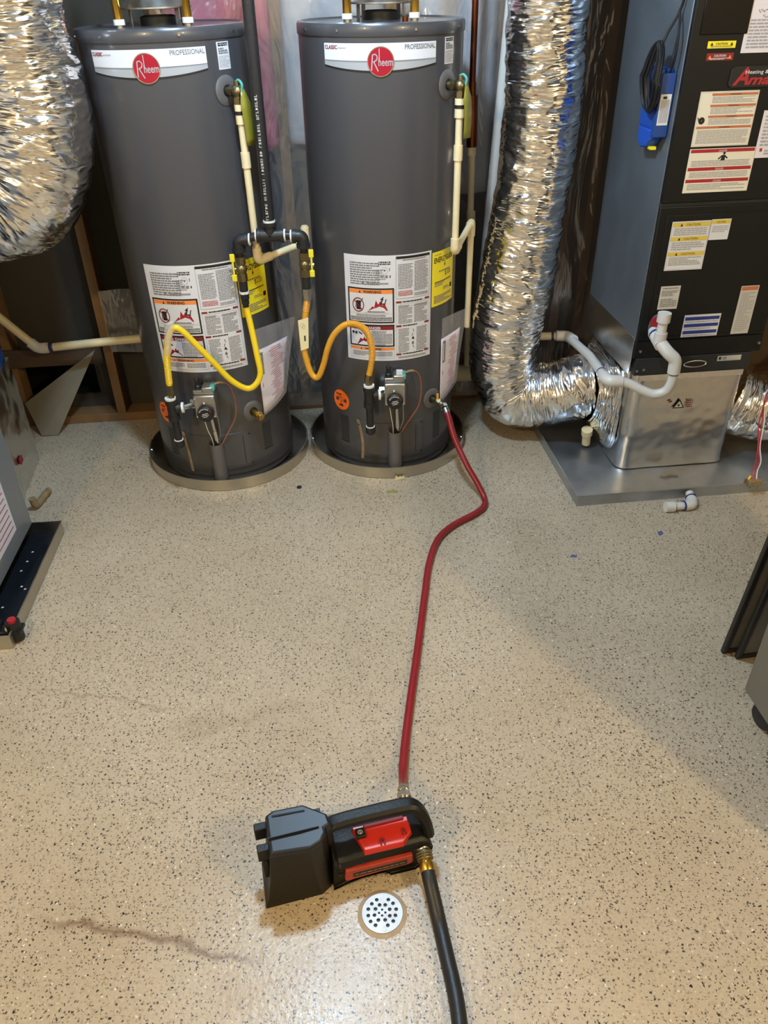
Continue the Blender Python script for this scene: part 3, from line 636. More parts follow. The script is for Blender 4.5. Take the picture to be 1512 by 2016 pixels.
    D = Decal(lambda u, v, l: (vx + u, gy - .073 - .0195 - l, .344 + v), first=.0004)
    for i in range(9): a = R(30 + i * 15); D.line(.020*math.cos(a), .020*math.sin(a), .025*math.cos(a), .025*math.sin(a), .0028, 0 if i > 1 else 1, 0)
    for i, w in enumerate((.010, .013, .009)): D.line(-w, .002 - i*.006, w, .006 - i*.006, .0022, 0, 0)
    D.build('dial_print', ['white', 'redink'], dl)
    G().box(vx + .006, gy - .060, .437, vx + .028, gy - .046, .452).build('wire_flag', 'white', gv) if hosed else None
    g = G().cyl((vx + .006, gy - .040, .322), (vx + .012, gy - .012, .13), .0062, n=12).cyl((vx + .0085, gy - .0288, .245), (vx + .0097, gy - .0230, .205), .008, n=8); g.build('burner_feed_tube', 'chrome', gv)
    w_ = smooth_path([(vx + .036, gy - .045, .438), (vx + .062, gy - .045, .446), (vx + .088, gy - .03, .425), (vx + .098, gy - .02, .36), (vx + .088, gy - .015, .29), (vx + .050, gy - .016, .225), (vx + .014, gy - .016, .165)], 8)
    G().tube(w_[8:], .0022, 8).build('sensor_wire', 'copperwire', gv); G().tube(w_[:11], .0042, 8).build('wire_sleeve', 'stub', gv)
    G().tube(smooth_path([(vx - .022, gy - .04, .325), (vx - .014, gy - .042, .26), (vx - .008, gy - .028, .215), (vx - .006, gy - .014, .15)], 6), .0016, 6).build('pilot_wire', 'ptfe', gv)
    G().tube(smooth_path([(vx + .030, gy - .04, .325), (vx + .031, gy - .042, .25), (vx + .020, gy - .026, .20), (vx + .014, gy - .014, .15)], 6), .0018, 6).build('pilot_wire', 'zinc', gv)
    # sediment leg
    ly = -.335; dl_ = G().cyl((dx, ly, .400), (dx, ly, .325), .0185).cyl((dx, ly, .402), (dx, ly, .385), .0215).cyl((dx, ly, .340), (dx, ly, .322), .0215).build('drip_tee', 'iron', t)
    G().cyl((dx, ly, .402), (dx, ly, .409), .0195).build('thread_tape', 'ptfe', dl_)
    g = G().cyl((dx + .012, ly, .366), (dx + .032, ly + .005, .366), .0175).cyl((dx + .032, ly + .005, .366), (dx + .040, ly + .006, .366), .019, mi=1); g.cyl((dx + .04, ly + .006, .366), (vx - .036, gy - .04, .366), .0105, mi=2).cyl((vx - .056, gy - .04, .366), (vx - .034, gy - .04, .366), .0185, n=6, mi=2)
    g.build('valve_inlet', ['iron', 'ptfe', 'chrome'], dl_)
    G().cyl((dx, ly, .325), (dx + .001, ly, .235), .0135).build('drip_nipple', 'iron', dl_)
    G().cyl((dx + .001, ly, .243), (dx + .001, ly, .238), .0165).build('thread_tape', 'ptfe', dl_)
    G().lathe([(.0185, 0), (.0185, .022), (.012, .030), (0, .031)], (dx + .001, ly, .240), (0, 0, -1), 20).build('drip_cap', 'iron', dl_)
    # tank drain
    th = R(drain_th); c = Vector(cp(th, RT, .285)); n = Vector(cp(th, 1, 0))
    es = G().lathe([(.040, 0), (.040, .002), (.034, .006), (.018, .007), (.016, .0065)], c - n * .001, n, 32, cap=False).build('escutcheon', 'tanklight', t)
    G().lathe([(.0165, -.01), (.0165, .0074), (0, .0074)], c, n, 24, cap=False).build('port_shadow_ring', 'black', es)
    dn = Vector((n.x + .25, n.y, -.35)).normalized(); q = c + n * .034
    g = G().cyl(c, q, .0105); g.ball(q, .013); g.cyl(q, q + dn * .026, .0125).cyl(q + dn * .006, q + dn * .014, .0155, n=6)
    dv = g.build('drain_valve', 'brass' if not hosed else 'brassdull', t)
    if hosed: G().box(-.004, -.004, 0, .004, .004, .026).build('valve_key', 'gasyellow2', dv).location = q + Vector((0, -.004, .006))
    else: G().lathe([(.0075, 0), (.0075, .0006), (0, .0006)], q + dn * .0262, dn, 16, cap=False).build('valve_mouth', 'stub', dv)
    # manual in a clear pouch, standing off the jacket
    th = R(pouch_th); o = Vector(cp(th, RT + .004, 0)); s_ = Vector((math.cos(th), math.sin(th), 0)); n = Vector(cp(th, 1, 0))
    def pm(u, v, l): return o + s_ * u + n * (.012 * math.sin(u * 22) * (1 - v) - .10 * u * u * 5 * .3 + l) + Vector((0, 0, .265 + v * .29))
    def sheet(u0, u1, v0, v1, wt, lift, nu=10, nv=8):
        V = []
        for i in range(nu + 1):
            for j in range(nv + 1):
                v = v0 + (v1 - v0) * j / nv; ue = u1 * (wt + (1 - wt) * v); V.append(pm(u0 + (ue - u0) * i / nu, v - .10 * (i / nu) * (1 - v) * -2, lift))
        return V, [(i*(nv+1)+j, (i+1)*(nv+1)+j, (i+1)*(nv+1)+j+1, i*(nv+1)+j+1) for i in range(nu) for j in range(nv)]
    wd = .130 if hosed else .160
    V, F = sheet(0, wd, -.02, 0.84, .62, 0); pp = G().add(V, F).build('manual', 'bagpaper', t, solid=.002)
    D = Decal(lambda u, v, l: pm(u * (.62 + .38 * v), v + .2 * (u / wd) * (1 - v), l), first=.0022)
    D.rect(.008, .50, .026, .80, 0, 0); D.rect(.011, .53, .016, .77, 3, 1)
    r = random.Random(5)
    for i in range(26):
        v = .04 + i * .030; a = wd * r.uniform(.36, .55); D.rect(a, v, min(wd - .006, a + wd * r.uniform(.25, .45)), v + .011, 1 if i % 3 else 2, 0)
    D.rect(.010, .33, .014, .39, 2, 0)
    D.build('manual_print', ['black', 'fade', 'redink', 'white'], pp)
    V, F = sheet(-.004, wd + .028, -.05, 1.12, .60, .004); G().add(V, F).build('clear_pouch', 'clear', t)
    # water nipples and draft hood
    for sx_, mi in ((-.102, 'brass'), (.102, 'brass')):
        g = G().cyl((sx_, -.1, 1.500), (sx_, -.1, 1.512), .012).build('nipple_collar', 'zinc', t)
        G().lathe([(.013, 0), (.0165, .001), (.0165, .014), (.012, .016)], (sx_, -.1, 1.510), (0, 0, 1), 20).build('dielectric_nut', 'ptfe', g)
        G().lathe([(.0135, 0), (.0135, .05), (.016, .055), (.016, .075), (.0125, .080), (.0125, .30)], (sx_, -.1, 1.525), (0, 0, 1), 20).build('water_connector', mi, t)
    if hosed: G().cyl((.072, -.16, 1.500), (.072, -.16, 1.518), .009).build('anode_plug', 'copper', t)
    hd = G().lathe([(.102, 1.548), (.104, 1.549), (.104, 1.553), (.070, 1.585), (.056, 1.592), (.054, 1.65), (.054, 1.72), (.050, 1.72), (.052, 1.60), (.066, 1.583), (.100, 1.551)], (0, -.03, 0), n=48, cap=False).build('draft_hood', 'zinc', t)
    for a in (-2.4, -.7, .9, 2.2): G().box(-.007, -.001, 0, .007, .001, .05).build('hood_leg', 'zinc', hd).matrix_world = Matrix.Translation((.092*math.cos(a), -.03 + .092*math.sin(a), 1.503)) @ Matrix.Rotation(a + PI/2, 4, 'Z')
    G().lathe([(.055, 0), (.055, .022), (.045, .026), (.045, .005), (0, .004)], (0, -.03, 1.505), n=32, cap=False).build('flue_outlet', 'black', hd)
    return t
water_heater(0.02, 2.906, 0.0, 'tall grey water heater with the red hose screwed onto its drain valve', .028, -.065, 40, True, 50)
water_heater(-0.632, 2.837, -0.8, 'tall grey water heater beside the bulging foil duct, its brass drain valve bare', .010, -.106, 36, False, 46)

# ------------------------------------------------------------------ gas piping between the heaters
t = thing('gas_pipe', 'black iron gas pipe coming down between the heaters to a tee', 'gas pipe', (-0.350, 2.60, 0.93))
GX, GY, GZ = -0.350, 2.60, 0.93
def loc(o): return o
g = G().cyl((0, 0, .02), (0, 0, 1.565), .0175, n=24).build('riser', 'iron', t)
D = Decal(lambda u, v, l: ((.0175 + l) * math.sin(u / .0175 - .15), -(.0175 + l) * math.cos(u / .0175 - .15), v), du=.004)
r = random.Random(3)
for i in range(44):
    z = .035 + i * .0085
    if i % 9 == 8: continue
    D.rect(-.004, z, .004, z + .0018, 0, 0)
    if r.random() < .7: D.rect(r.choice((-.004, .0025)), z, r.choice((-.0025, .004)), z + .0055, 0, 0)
    if r.random() < .5: D.rect(-.004, z + .004, .004, z + .0055, 0, 0)
D.build('pipe_stencil', ['greyprint'], g)
g = G().cyl((-.042, 0, 0), (.042, 0, 0), .020).cyl((0, 0, 0), (0, 0, .040), .020).cyl((-.044, 0, 0), (-.032, 0, 0), .0235).cyl((.032, 0, 0), (.044, 0, 0), .0235).cyl((0, 0, .030), (0, 0, .042), .0235)
tee = g.build('tee', 'iron', t)
for a, b in (((0, 0, .042), (0, 0, .048)), ((-.044, 0, 0), (-.049, 0, 0)), ((.044, 0, 0), (.049, 0, 0))): G().cyl(a, b, .0195).build('thread_tape', 'ptfe', tee)
for s, bx, bz in ((-1, -.107, -.014), (1, .104, -.004)):
    e = Vector((bx, 0, bz))
    G().cyl((s*.04, 0, 0), (bx - s*.02, 0, bz*.8), .0135).build('nipple', 'iron', t)
    g = G().tube(round_path([(bx - s*.030, 0, bz*.85), e, (bx, 0, bz - .032)], .022), .0195, 18).cyl((bx - s*.034, 0, bz*.85), (bx - s*.022, 0, bz*.9), .023).cyl((bx, 0, bz - .024), (bx, 0, bz - .036), .023)
    el = g.build('elbow', 'iron', t); G().cyl((bx - s*.035, 0, bz*.85), (bx - s*.040, 0, bz*.85), .0195).build('thread_tape', 'ptfe', el)
    z0 = bz - .036
    G().cyl((bx, 0, z0), (bx, 0, z0 - .020), .0125).build('nipple', 'iron', t)
    z1 = z0 - .016
    g = G().cyl((bx, 0, z1), (bx, 0, z1 - .022), .0170, n=8).cyl((bx, 0, z1 - .056), (bx, 0, z1 - .080), .0170, n=8).cyl((bx, 0, z1 - .02), (bx, 0, z1 - .06), .0145); g.ball((bx, 0, z1 - .040), .019)
    g.cyl((bx, 0, z1 - .040), (bx + s*.022 if s > 0 else bx - .022, -.006, z1 - .040), .007)
    va = g.build('shutoff_valve', 'brassdull', t)
    hx = bx + s*.024
    g = G().box(hx - .008, -.014, z1 - .014, hx + .008, -.009, z1 + .012).box(hx - .008, -.014, z1 - .078, hx + .008, -.009, z1 - .056).box(hx - .003, -.013, z1 - .06, hx + .003, -.010, z1 - .010)
    g.build('valve_handle', 'handleyellow', va, bevel=.002); G().cyl((hx - .003, -.006, z1 - .04), (hx + .007, -.006, z1 - .04), .006, n=6).build('handle_nut', 'chrome', va)
    z2 = z1 - .080
    G().cyl((bx, 0, z2), (bx, 0, z2 - .042), .0145).build('nipple', 'iron', t)
    g = G().cyl((bx, 0, z2 - .040), (bx, 0, z2 - .060), .017, n=6).cyl((bx, 0, z2 - .058), (bx, 0, z2 - .078), .0145, n=6).cyl((bx, 0, z2 - .076), (bx, 0, z2 - .090), .0105)
    g.build('flare_fitting', 'zinc' if s > 0 else 'iron', t)
    if s < 0: G().cyl((bx, 0, z2 - .035), (bx, 0, z2 - .043), .0165).build('thread_tape', 'ptfe', t)

def gas_hose(name, label, pts, m_, ribs):
    P = smooth_path(pts, 10); t = thing(name, label, 'gas hose', tuple(P[0])); o = Vector(P[0]); P = [p - o for p in P]
    d = 0; dl = [0]
    for i in range(1, len(P)): d += (P[i] - P[i-1]).length; dl.append(d)
    G().tube(P, .0105, 16).build('hose', m_, t)
    for a, b in ribs:
        Q = [p for p, l in zip(P, dl) if a * d <= l <= b * d]
        L_ = sum((Q[i] - Q[i-1]).length for i in range(1, len(Q))); n = int(L_ / .0035); fine = []
        for i in range(n * 3 + 1):
            f = i / (n * 3) * (len(Q) - 1); k = min(int(f), len(Q) - 2); fine.append(Q[k].lerp(Q[k+1], f - k))
        fr = frames(fine); g = G(); g.rings([[p + (u * math.cos(2*PI*j/14) + w * math.sin(2*PI*j/14)) * (.0108 + .0012 * (i % 3 == 1)) for j in range(14)] for i, (p, tt, u, w) in enumerate(fr)])
        g.build('ribbed_section', m_, t)
    e = P[-1]; q = (P[-1] - P[-4]).normalized(); g = G().cyl(e - q * .004, e + q * .016, .0125, n=6); g.cyl(e + q * .014, e + Vector((0, 0, -.032)) * 1.0, .0135, n=6).cyl(e + q * .02, e + Vector((0, 0, -.045)), .0105)
    g.build('hose_nut', 'brassdull', t)
    return t, P
t, P = gas_hose('gas_hose', 'bright yellow gas hose drooping across the front of the heater by the foil duct', [(-.457, 2.60, .694), (-.454, 2.60, .68), (-.444, 2.588, .615), (-.432, 2.566, .529), (-.426, 2.553, .469), (-.446, 2.543, .431), (-.479, 2.538, .42), (-.527, 2.526, .459), (-.577, 2.516, .531), (-.627, 2.508, .603), (-.666, 2.503, .654), (-.691, 2.500, .660), (-.714, 2.500, .622), (-.730, 2.500, .546), (-.738, 2.502, .452)], 'gasyellow', [(.80, .99)])
o = Vector((-.457, 2.60, .694)); V = []
for i in range(7):
    f = i / 6; c = Vector((-.694, 2.487, .690)).lerp(Vector((-.722, 2.486, .575)), f) - o; w = Vector((.013, -.002, .004)) * (1 + .3 * math.sin(f * 5))
    V += [c - w, c + w + Vector((0, -.004, 0))]
G().add(V, [(2*i, 2*i+1, 2*i+3, 2*i+2) for i in range(6)]).build('clear_label_strip', 'clear', t, solid=.001)
t, P = gas_hose('gas_hose', 'ochre yellow gas hose with a paper tag looping to the heater with the red hose', [(-.246, 2.60, .756), (-.246, 2.60, .718), (-.258, 2.60, .653), (-.270, 2.60, .579), (-.267, 2.595, .515), (-.250, 2.59, .449), (-.227, 2.583, .437), (-.204, 2.578, .486), (-.185, 2.571, .55), (-.159, 2.568, .603), (-.119, 2.564, .638), (-.076, 2.562, .637), (-.044, 2.563, .605), (-.030, 2.566, .54), (-.036, 2.57, .483), (-.045, 2.571, .444)], 'gasyellow2', [(.02, .10), (.70, .93)])
o = Vector((-.246, 2.60, .756)); g = G(); A = [Vector(p) for p in ((-.282, 2.583, .648), (-.246, 2.583, .658), (-.252, 2.583, .548), (-.280, 2.583, .538))]; A = [a - o for a in A]
g.add(A + [a + Vector((0, .002, 0)) for a in A], [(3, 2, 1, 0), (4, 5, 6, 7), (0, 1, 5, 4), (1, 2, 6, 5), (2, 3, 7, 6), (3, 0, 4, 7)]); tg = g.build('paper_tag', 'tagpaper', t)
D = Decal(lambda u, v, l: Vector((-.282, 2.583 - l, .54)) - o + Vector((u, 0, v + u * .2))); D.rect(.017, .03, .022, .05, 0, 0); D.ring(.018, .08, .006, .0012, 1, 0); D.ring(.014, .088, .007, .001, 1, 0); D.build('tag_print', ['black', 'midink'], tg)

# ------------------------------------------------------------------ wall pipes
def pipe(name, label, parts, cat='pipe'):
    o = Vector(parts[0][2][0]); t = thing(name, label, cat, tuple(o))
    for nm, mt, pts, r in parts:
        G().tube(pts if len(pts) == 2 else round_path(pts, .03), r, 18).build(nm, mt, t, loc=tuple(-o))
    return t
pipe('water_pipe', 'copper pipe turning into cream plastic tube on the wall behind the right-hand heater', [
    ('copper_pipe', 'copper', [(.338, 3.15, 2.45), (.344, 3.15, 1.20)], .0115), ('reducer', 'copper', [(.344, 3.15, 1.30), (.346, 3.15, 1.255)], .0135), ('air_chamber', 'copper', [(.346, 3.15, 1.26), (.351, 3.15, 1.09)], .0205),
    ('coupling', 'cpvc', [(.351, 3.15, 1.10), (.352, 3.15, 1.06)], .0155), ('plastic_pipe', 'cpvc', [(.352, 3.15, 1.09), (.372, 3.155, .216)], .0125), ('union', 'cpvc', [(.359, 3.15, .86), (.362, 3.15, .81)], .017)])
pipe('vent_pipe', 'white plastic pipe leaning along the wall left of the tall foil duct', [('pipe_run', 'pvc', [(.49, 3.175, 2.0), (.425, 3.185, .55), (.415, 3.185, .215)], .021)])
pipe('drain_pipe', 'fat cream drain pipe low behind the right-hand heater', [('pipe_run', 'cpvc', [(.285, 3.165, .175), (.66, 3.20, .165)], .036), ('hub', 'cpvc', [(.285, 3.165, .175), (.325, 3.169, .174)], .042)])
pipe('condensate_line', 'white condensate pipe sloping back past the foil duct to the wall', [
    ('sloping_run', 'pvc', [(.80, 2.56, .420), (.799, 2.80, .404), (.778, 3.06, .374)], .0165), ('elbow', 'pvc', [(.787, 3.02, .378), (.776, 3.085, .371), (.73, 3.088, .371)], .0215), ('wall_run', 'cpvc', [(.76, 3.086, .371), (.56, 3.115, .358), (.42, 3.138, .349)], .0165),
    ('primer_band', 'pvcblue', [(.722, 3.091, .369), (.712, 3.093, .368)], .0172), ('primer_band', 'pvcblue', [(.80, 2.628, .4165), (.80, 2.622, .4165)], .0170)])
pipe('condensate_line', 'cream condensate pipe along the wall under the bulging foil duct', [
    ('sloping_run', 'cpvc', [(-1.72, 2.98, .79), (-1.386, 2.995, .400)], .0165), ('elbow', 'pvc', [(-1.41, 2.995, .425), (-1.384, 2.995, .398), (-1.345, 2.995, .400)], .0215), ('wall_run', 'cpvc', [(-1.36, 2.995, .399), (-1.136, 3.005, .415), (-.93, 3.03, .42)], .0165), ('primer_band', 'pvcblue', [(-1.338, 2.996, .4005), (-1.322, 2.997, .4015)], .0172)])

# ------------------------------------------------------------------ foil ducts
tall = [(.60, 2.96, 2.5), (.585, 2.96, 2.0), (.555, 2.95, 1.55), (.563, 2.95, 1.25), (.548, 2.95, .95), (.520, 2.95, .65), (.495, 2.95, .42), (.497, 2.945, .295), (.545, 2.93, .19), (.64, 2.91, .188), (.74, 2.885, .215), (.80, 2.875, .240), (.845, 2.87, .248)]
tag(foil_tube('foil_duct', smooth_path(tall, 10), lambda f: .129 + .012 * math.exp(-((f - .72) / .1) ** 2), seed=1.3, step=.0045), 'tall wrinkled silver foil duct bending along the floor into the plenum', 'duct')
lob = [(-1.01, 2.57, 2.5), (-1.01, 2.57, 1.9), (-1.005, 2.57, 1.50), (-1.01, 2.56, 1.28), (-1.08, 2.55, 1.10), (-1.23, 2.54, 1.035), (-1.45, 2.55, 1.03), (-1.8, 2.55, 1.04)]
tag(foil_tube('foil_duct', smooth_path(lob, 10), lambda f: .150 + .018 * math.exp(-((f - .62) / .12) ** 2), seed=6.1, a1=.008, a2=.009), 'fat bulging silver foil duct elbow at the upper left beside a heater', 'duct')
tag(foil_tube('foil_duct', smooth_path([(1.375, 2.82, .21), (1.45, 2.80, .18), (1.56, 2.78, .18), (1.75, 2.78, .25), (2.0, 2.80, .45)], 10), .128, seed=9.4), 'crumpled foil duct low on the far right side of the plenum', 'duct')

# ------------------------------------------------------------------ air handler
PA = math.atan(.105); AX, AY = .903, 2.609
a_h = thing('air_handler', 'tall black and grey air handler cabinet covered in warning stickers', 'air handler', (AX, AY, 0.41), PA)
AZ = -.41
def ab(name, x0, y0, z0, x1, y1, z1, m_, parent=None, bevel=.002): return G().box(x0, y0, z0 + AZ, x1, y1, z1 + AZ).build(name, m_, parent or a_h, bevel=bevel)
ab('cabinet_body', 0, .014, .47, .475, .50, 1.95, 'ahuside', bevel=.003)
up_ = ab('upper_door', .001, -.004, 1.002, .474, .0135, 1.95, 'ahublack', bevel=.004)
lo_ = ab('lower_door', .001, -.002, .537, .474, .0135, .992, 'ahublack', bevel=.004)
ab('seam_strip', .0005, .002, .990, .4745, .0137, 1.004, 'ahugrey')
ab('door_recess_panel', .03, -.0045, .555, .455, -.0015, .965, 'ahublack', lo_, .0035)
ab('base_strip', .0, .0, .472, .475, .0137, .535, 'ahublack')
rk = ab('filter_rack', .012, -.002, .405, .445, .49, .471, 'ahugrey')
g = G()
for i in range(1): g.tube([Vector((.235 + .042*math.cos(2*PI*k/28), -.006, .440 + AZ + .012*math.sin(2*PI*k/28))) for k in range(29)], .0028, 8, cap=False)
g.build('rack_handle', 'chrome', rk)
for x, z in ((.02, .50), (.462, .505), (.02, .425), (.045, .428)): G().cyl((x, .0, z + AZ), (x, -.006, z + AZ), .005, n=10).build('screw', 'zinc', a_h)
ab('sight_window', .026, -.0075, 1.463, .168, -.003, 1.555, 'deepblack', up_, .012)
def front(lift=.0005): return lambda u, v, l: (u, -.0042 - l, v + AZ)
def sticker(name, mats, fn, parent, y=-.0042):
    D = Decal(lambda u, v, l: (u, y - l, v + AZ), du=5); fn(D); return D.build(name, mats, parent)
def s1(D):
    x0, x1, z0, z1 = .063, .247, 1.167, 1.318; D.rect(x0, z0, x1, z1, 0, 0); D.frame(x0 + .002, z0 + .002, x1 - .002, z1 - .002, .0006, 2)
    H = z1 - z0; W_ = x1 - x0
    for f in (.035, .235, .43, .625):
        xx = x0 + (.20 if f < .6 else .03) * W_; D.rect(xx, z1 - (f + .04) * H, x1 - .02 * W_, z1 - f * H, 1, 2); D.text('WARNING', (xx + x1) / 2, z1 - (f + .035) * H, .0042, 3, 3, width=.034)
    for f0, f1, xx, n in ((.09, .21, .22, 5), (.285, .41, .22, 5), (.48, .60, .22, 5), (.69, .95, .06, 11)): D.lines(x0 + xx * W_, z1 - f1 * H, x1 - .05 * W_, z1 - f0 * H, n, 2, 1, seed=int(f0 * 99))
    D.ring(x0 + .10 * W_, z1 - .52 * H, .010, .009, 3, 1, 16); D.line(x0 + .03 * W_, z1 - .46 * H, x0 + .06 * W_, z1 - .54 * H, .003, 3, 1)
sticker('warning_sticker', ['cream', 'brownink', 'midink', 'black'], s1, up_)
def s2(D):
    x0, x1, z0, z1 = .063, .278, 1.032, 1.161; D.rect(x0, z0, x1, z1, 0, 0); H = z1 - z0; W_ = x1 - x0
    for f in (.015, .42, .69): D.rect(x0 + .004, z1 - (f + .075) * H, x1 - .004, z1 - f * H, 1, 1); D.text('DANGER', x0 + .5 * W_, z1 - (f + .065) * H, .006, 4, 2, width=.026)
    for f0, f1, n in ((.26, .40, 4), (.52, .66, 4), (.79, .94, 4)): D.lines(x0 + .012, z1 - f1 * H, x1 - .012, z1 - f0 * H, n, 2, 1, seed=int(f0 * 88))
    cx_, cz_ = x0 + .52 * W_, z1 - .20 * H; D.disc(cx_ + .002, cz_ + .011, .0042, 3, 1); D.poly([(cx_ - .007, cz_ - .010), (cx_ + .007, cz_ - .010), (cx_ + .006, cz_ + .006), (cx_ - .004, cz_ + .006)], 3, 1); D.line(cx_ - .015, cz_ - .006, cx_ - .004, cz_ + .004, .004, 3, 1); D.line(cx_ + .015, cz_ - .004, cx_ + .004, cz_ + .004, .004, 3, 1)
sticker('danger_sticker', ['cream', 'redink', 'midink', 'black', 'white'], s2, up_)
def s3(D): D.rect(.056, 1.429, .141, 1.447, 0, 0); D.text('CAUTION', .098, 1.4375, .0055, 1, 1, bold=.02, width=.036); D.lines(.066, 1.431, .132, 1.436, 2, 2, seed=2); D.poly([(.064, 1.436), (.073, 1.436), (.0685, 1.444)], 1, 1); D.poly([(.124, 1.436), (.133, 1.436), (.1285, 1.444)], 1, 1)
sticker('yellow_caution_sticker', ['yellow', 'black', 'greyink'], s3, up_)
def s4(D): D.rect(.059, 1.398, .141, 1.417, 0, 0); D.text('CAUTION', .10, 1.4075, .0055, 1, 1, bold=.02, width=.036); D.lines(.07, 1.400, .131, 1.405, 2, 1, seed=4); D.poly([(.064, 1.402), (.075, 1.402), (.0695, 1.412)], 2, 1); D.poly([(.125, 1.402), (.136, 1.402), (.1305, 1.412)], 2, 1)
sticker('red_caution_sticker', ['darkred', 'white', 'orange'], s4, up_)
bp = G().prism([(.140, 1.334 + AZ), (.150, 1.326 + AZ), (.41, 1.326 + AZ), (.418, 1.334 + AZ), (.418, 1.376 + AZ), (.410, 1.382 + AZ), (.155, 1.382 + AZ), (.144, 1.376 + AZ)], 'y', -.009, -.004).build('brand_plate', 'black', up_, bevel=.001)
def s5(D):
    D.text('A', .152, 1.334, .044, 0, 0, 'l', bold=.03, shear=.3, width=.050); D.text('mana', .198, 1.334, .026, 0, 0, 'l', bold=.03, shear=.3, width=.125)
    D.text('Heating & Air Conditioning', .187, 1.362, .0095, 1, 1, 'l', bold=.01, width=.20)
sticker('brand_lettering', ['redink', 'white'], s5, bp, -.0092)
def s6(D):
    x0, z0 = .052, .786; D.rect(.050, .786, .182, .945, 0, 0); D.frame(.053, .789, .179, .942, .0008, 2)
    for z in (.928, .883, .834): D.rect(.054, z, .178, z + .013, 1, 2); D.text('CAUTION', .122, z + .003, .007, 3, 3, width=.048); D.poly([(.078, z + .002), (.087, z + .002), (.0825, z + .011)], 3, 3)
    for za, zb, n in ((.900, .925, 4), (.852, .880, 4), (.802, .831, 5)): D.lines(.060, za, .172, zb, n, 2, 2, seed=int(za * 999))
sticker('caution_sticker', ['white', 'caution', 'midink', 'black'], s6, lo_, -.0048)
def s7(D): D.rect(.1835, .881, .250, .947, 0, 0); D.rect(.185, .932, .2485, .945, 1, 1); D.text('CAUTION', .216, .935, .006, 3, 2, width=.03); D.lines(.19, .905, .245, .927, 4, 2, 1, seed=9)
sticker('small_caution_sticker', ['white', 'caution', 'midink', 'black'], s7, lo_, -.0048)
def s8(D): D.rect(.052, .652, .122, .733, 0, 0); D.lines(.06, .722, .115, .729, 1, 1, seed=3); D.lines(.058, .698, .117, .718, 4, 1, seed=4); D.lines(.058, .66, .117, .69, 5, 1, seed=5)
sticker('grey_notice_sticker', ['greyprint', 'greyink'], s8, lo_, -.0048)
def s9(D):
    D.rect(.158, .545, .291, .626, 0, 0)
    for z in (.606, .581, .556): D.rect(.162, z, .287, z + .012, 1, 1); D.lines(.165, z - .009, .285, z - .003, 1, 2, 1, seed=int(z * 999))
sticker('blue_striped_sticker', ['white', 'bluemark', 'midink'], s9, lo_, -.0048)
def s10(D): D.rect(.342, .546, .407, .719, 0, 0); D.rect(.345, .703, .404, .716, 1, 1); D.lines(.350, .555, .400, .697, 20, 2, 1, seed=8)
sticker('tall_warning_sticker', ['greyprint', 'brownink', 'midink'], s10, lo_, -.0048)
def s11(D): D.rect(.318, .443, .408, .463, 0, 0); D.rect(.323, .449, .332, .459, 1, 1); D.text('AIR', .345, .450, .008, 1, 1, width=.016); D.lines(.323, .445, .40, .449, 1, 2, 1, seed=2)
sticker('maker_label', ['greyprint', 'black', 'midink'], s11, rk, -.0022)
def s12(D):
    D.rect(.160, 1.415, .36, 1.60, 0, 0); D.lines(.172, 1.425, .35, 1.50, 9, 1, 1, seed=6)
    r = random.Random(2)
    for b0, z in ((.19, 1.518), (.205, 1.502)):
        x = b0
        for i in range(14): nx = x + r.uniform(.003, .006); D.line(x, z + r.uniform(-.004, .004), nx, z + r.uniform(-.006, .008), .0014, 2, 1); x = nx
sticker('service_record_sheet', ['paper', 'midink', 'black'], s12, up_)
def s13(D): D.rect(.276, 1.128, .44, 1.262, 0, 0); D.lines(.286, 1.16, .43, 1.25, 9, 1, 1, seed=16); D.rect(.290, 1.146, .298, 1.156, 2, 1); D.lines(.305, 1.136, .43, 1.152, 2, 1, 1, seed=17)
sticker('wiring_diagram_sheet', ['paper', 'midink', 'redink'], s13, up_)
# drain port plate with its red plug
def oval(cx_, cz_, rx, rz, n=28): return [(cx_ + rx * math.cos(2*PI*i/n), cz_ + AZ + rz * math.sin(2*PI*i/n)) for i in range(n)]
G().prism(oval(.062, .592, .030, .044), 'y', -.007, -.004).build('drain_port_plate', 'ahuside', lo_, bevel=.001)
G().cyl((.052, -.006, .610 + AZ), (.052, -.014, .610 + AZ), .017).build('red_plug', 'redink', lo_)

# plenum under the air handler, wrapped in foil
pl = thing('plenum_box', 'foil-wrapped plenum box under the air handler', 'plenum', (AX, AY, 0), PA)
g = G(); x0, x1, y0, y1, rc = .014, .452, .004, .49, .045; ring = []
for cx_, cy_, a0 in ((x1 - rc, y0 + rc, -PI/2), (x1 - rc, y1 - rc, 0), (x0 + rc, y1 - rc, PI/2), (x0 + rc, y0 + rc, PI)):
    for i in range(9): a = a0 + PI/2 * i / 8; ring.append((cx_ + rc*math.cos(a), cy_ + rc*math.sin(a)))
fine = []
for i in range(len(ring)):
    a, b = Vector(ring[i]), Vector(ring[(i+1) % len(ring)]); k = max(1, int((b - a).length / .012))
    for j in range(k): fine.append(a.lerp(b, j / k))
rs = []; nz = 42
for iz in range(nz + 1):
    z = .0075 + (.4035 - .0075) * iz / nz; row = []
    for p in fine:
        c = Vector(((x0 + x1) / 2, (y0 + y1) / 2)); d = (p - c).normalized(); q = Vector((p.x, p.y, z)); e = .0025 * noise.noise(q * 9) + .0016 * noise.noise(q * 31) + .003 * max(0, noise.noise(Vector((p.x * 8, p.y * 8, z * 20))) - .3)
        fl = .004 * max(0, 1 - z / .05); lo = .010 * (1 - z / .4)
        row.append((p.x - .0 + d.x * (e + fl), p.y + d.y * (e + fl), z))
    rs.append(row)
g.rings(rs); pb = g.build('foil_wrap', 'foil_box', pl, angle=40)
D = Decal(lambda u, v, l: (u, -.0025 - l, v), du=5)
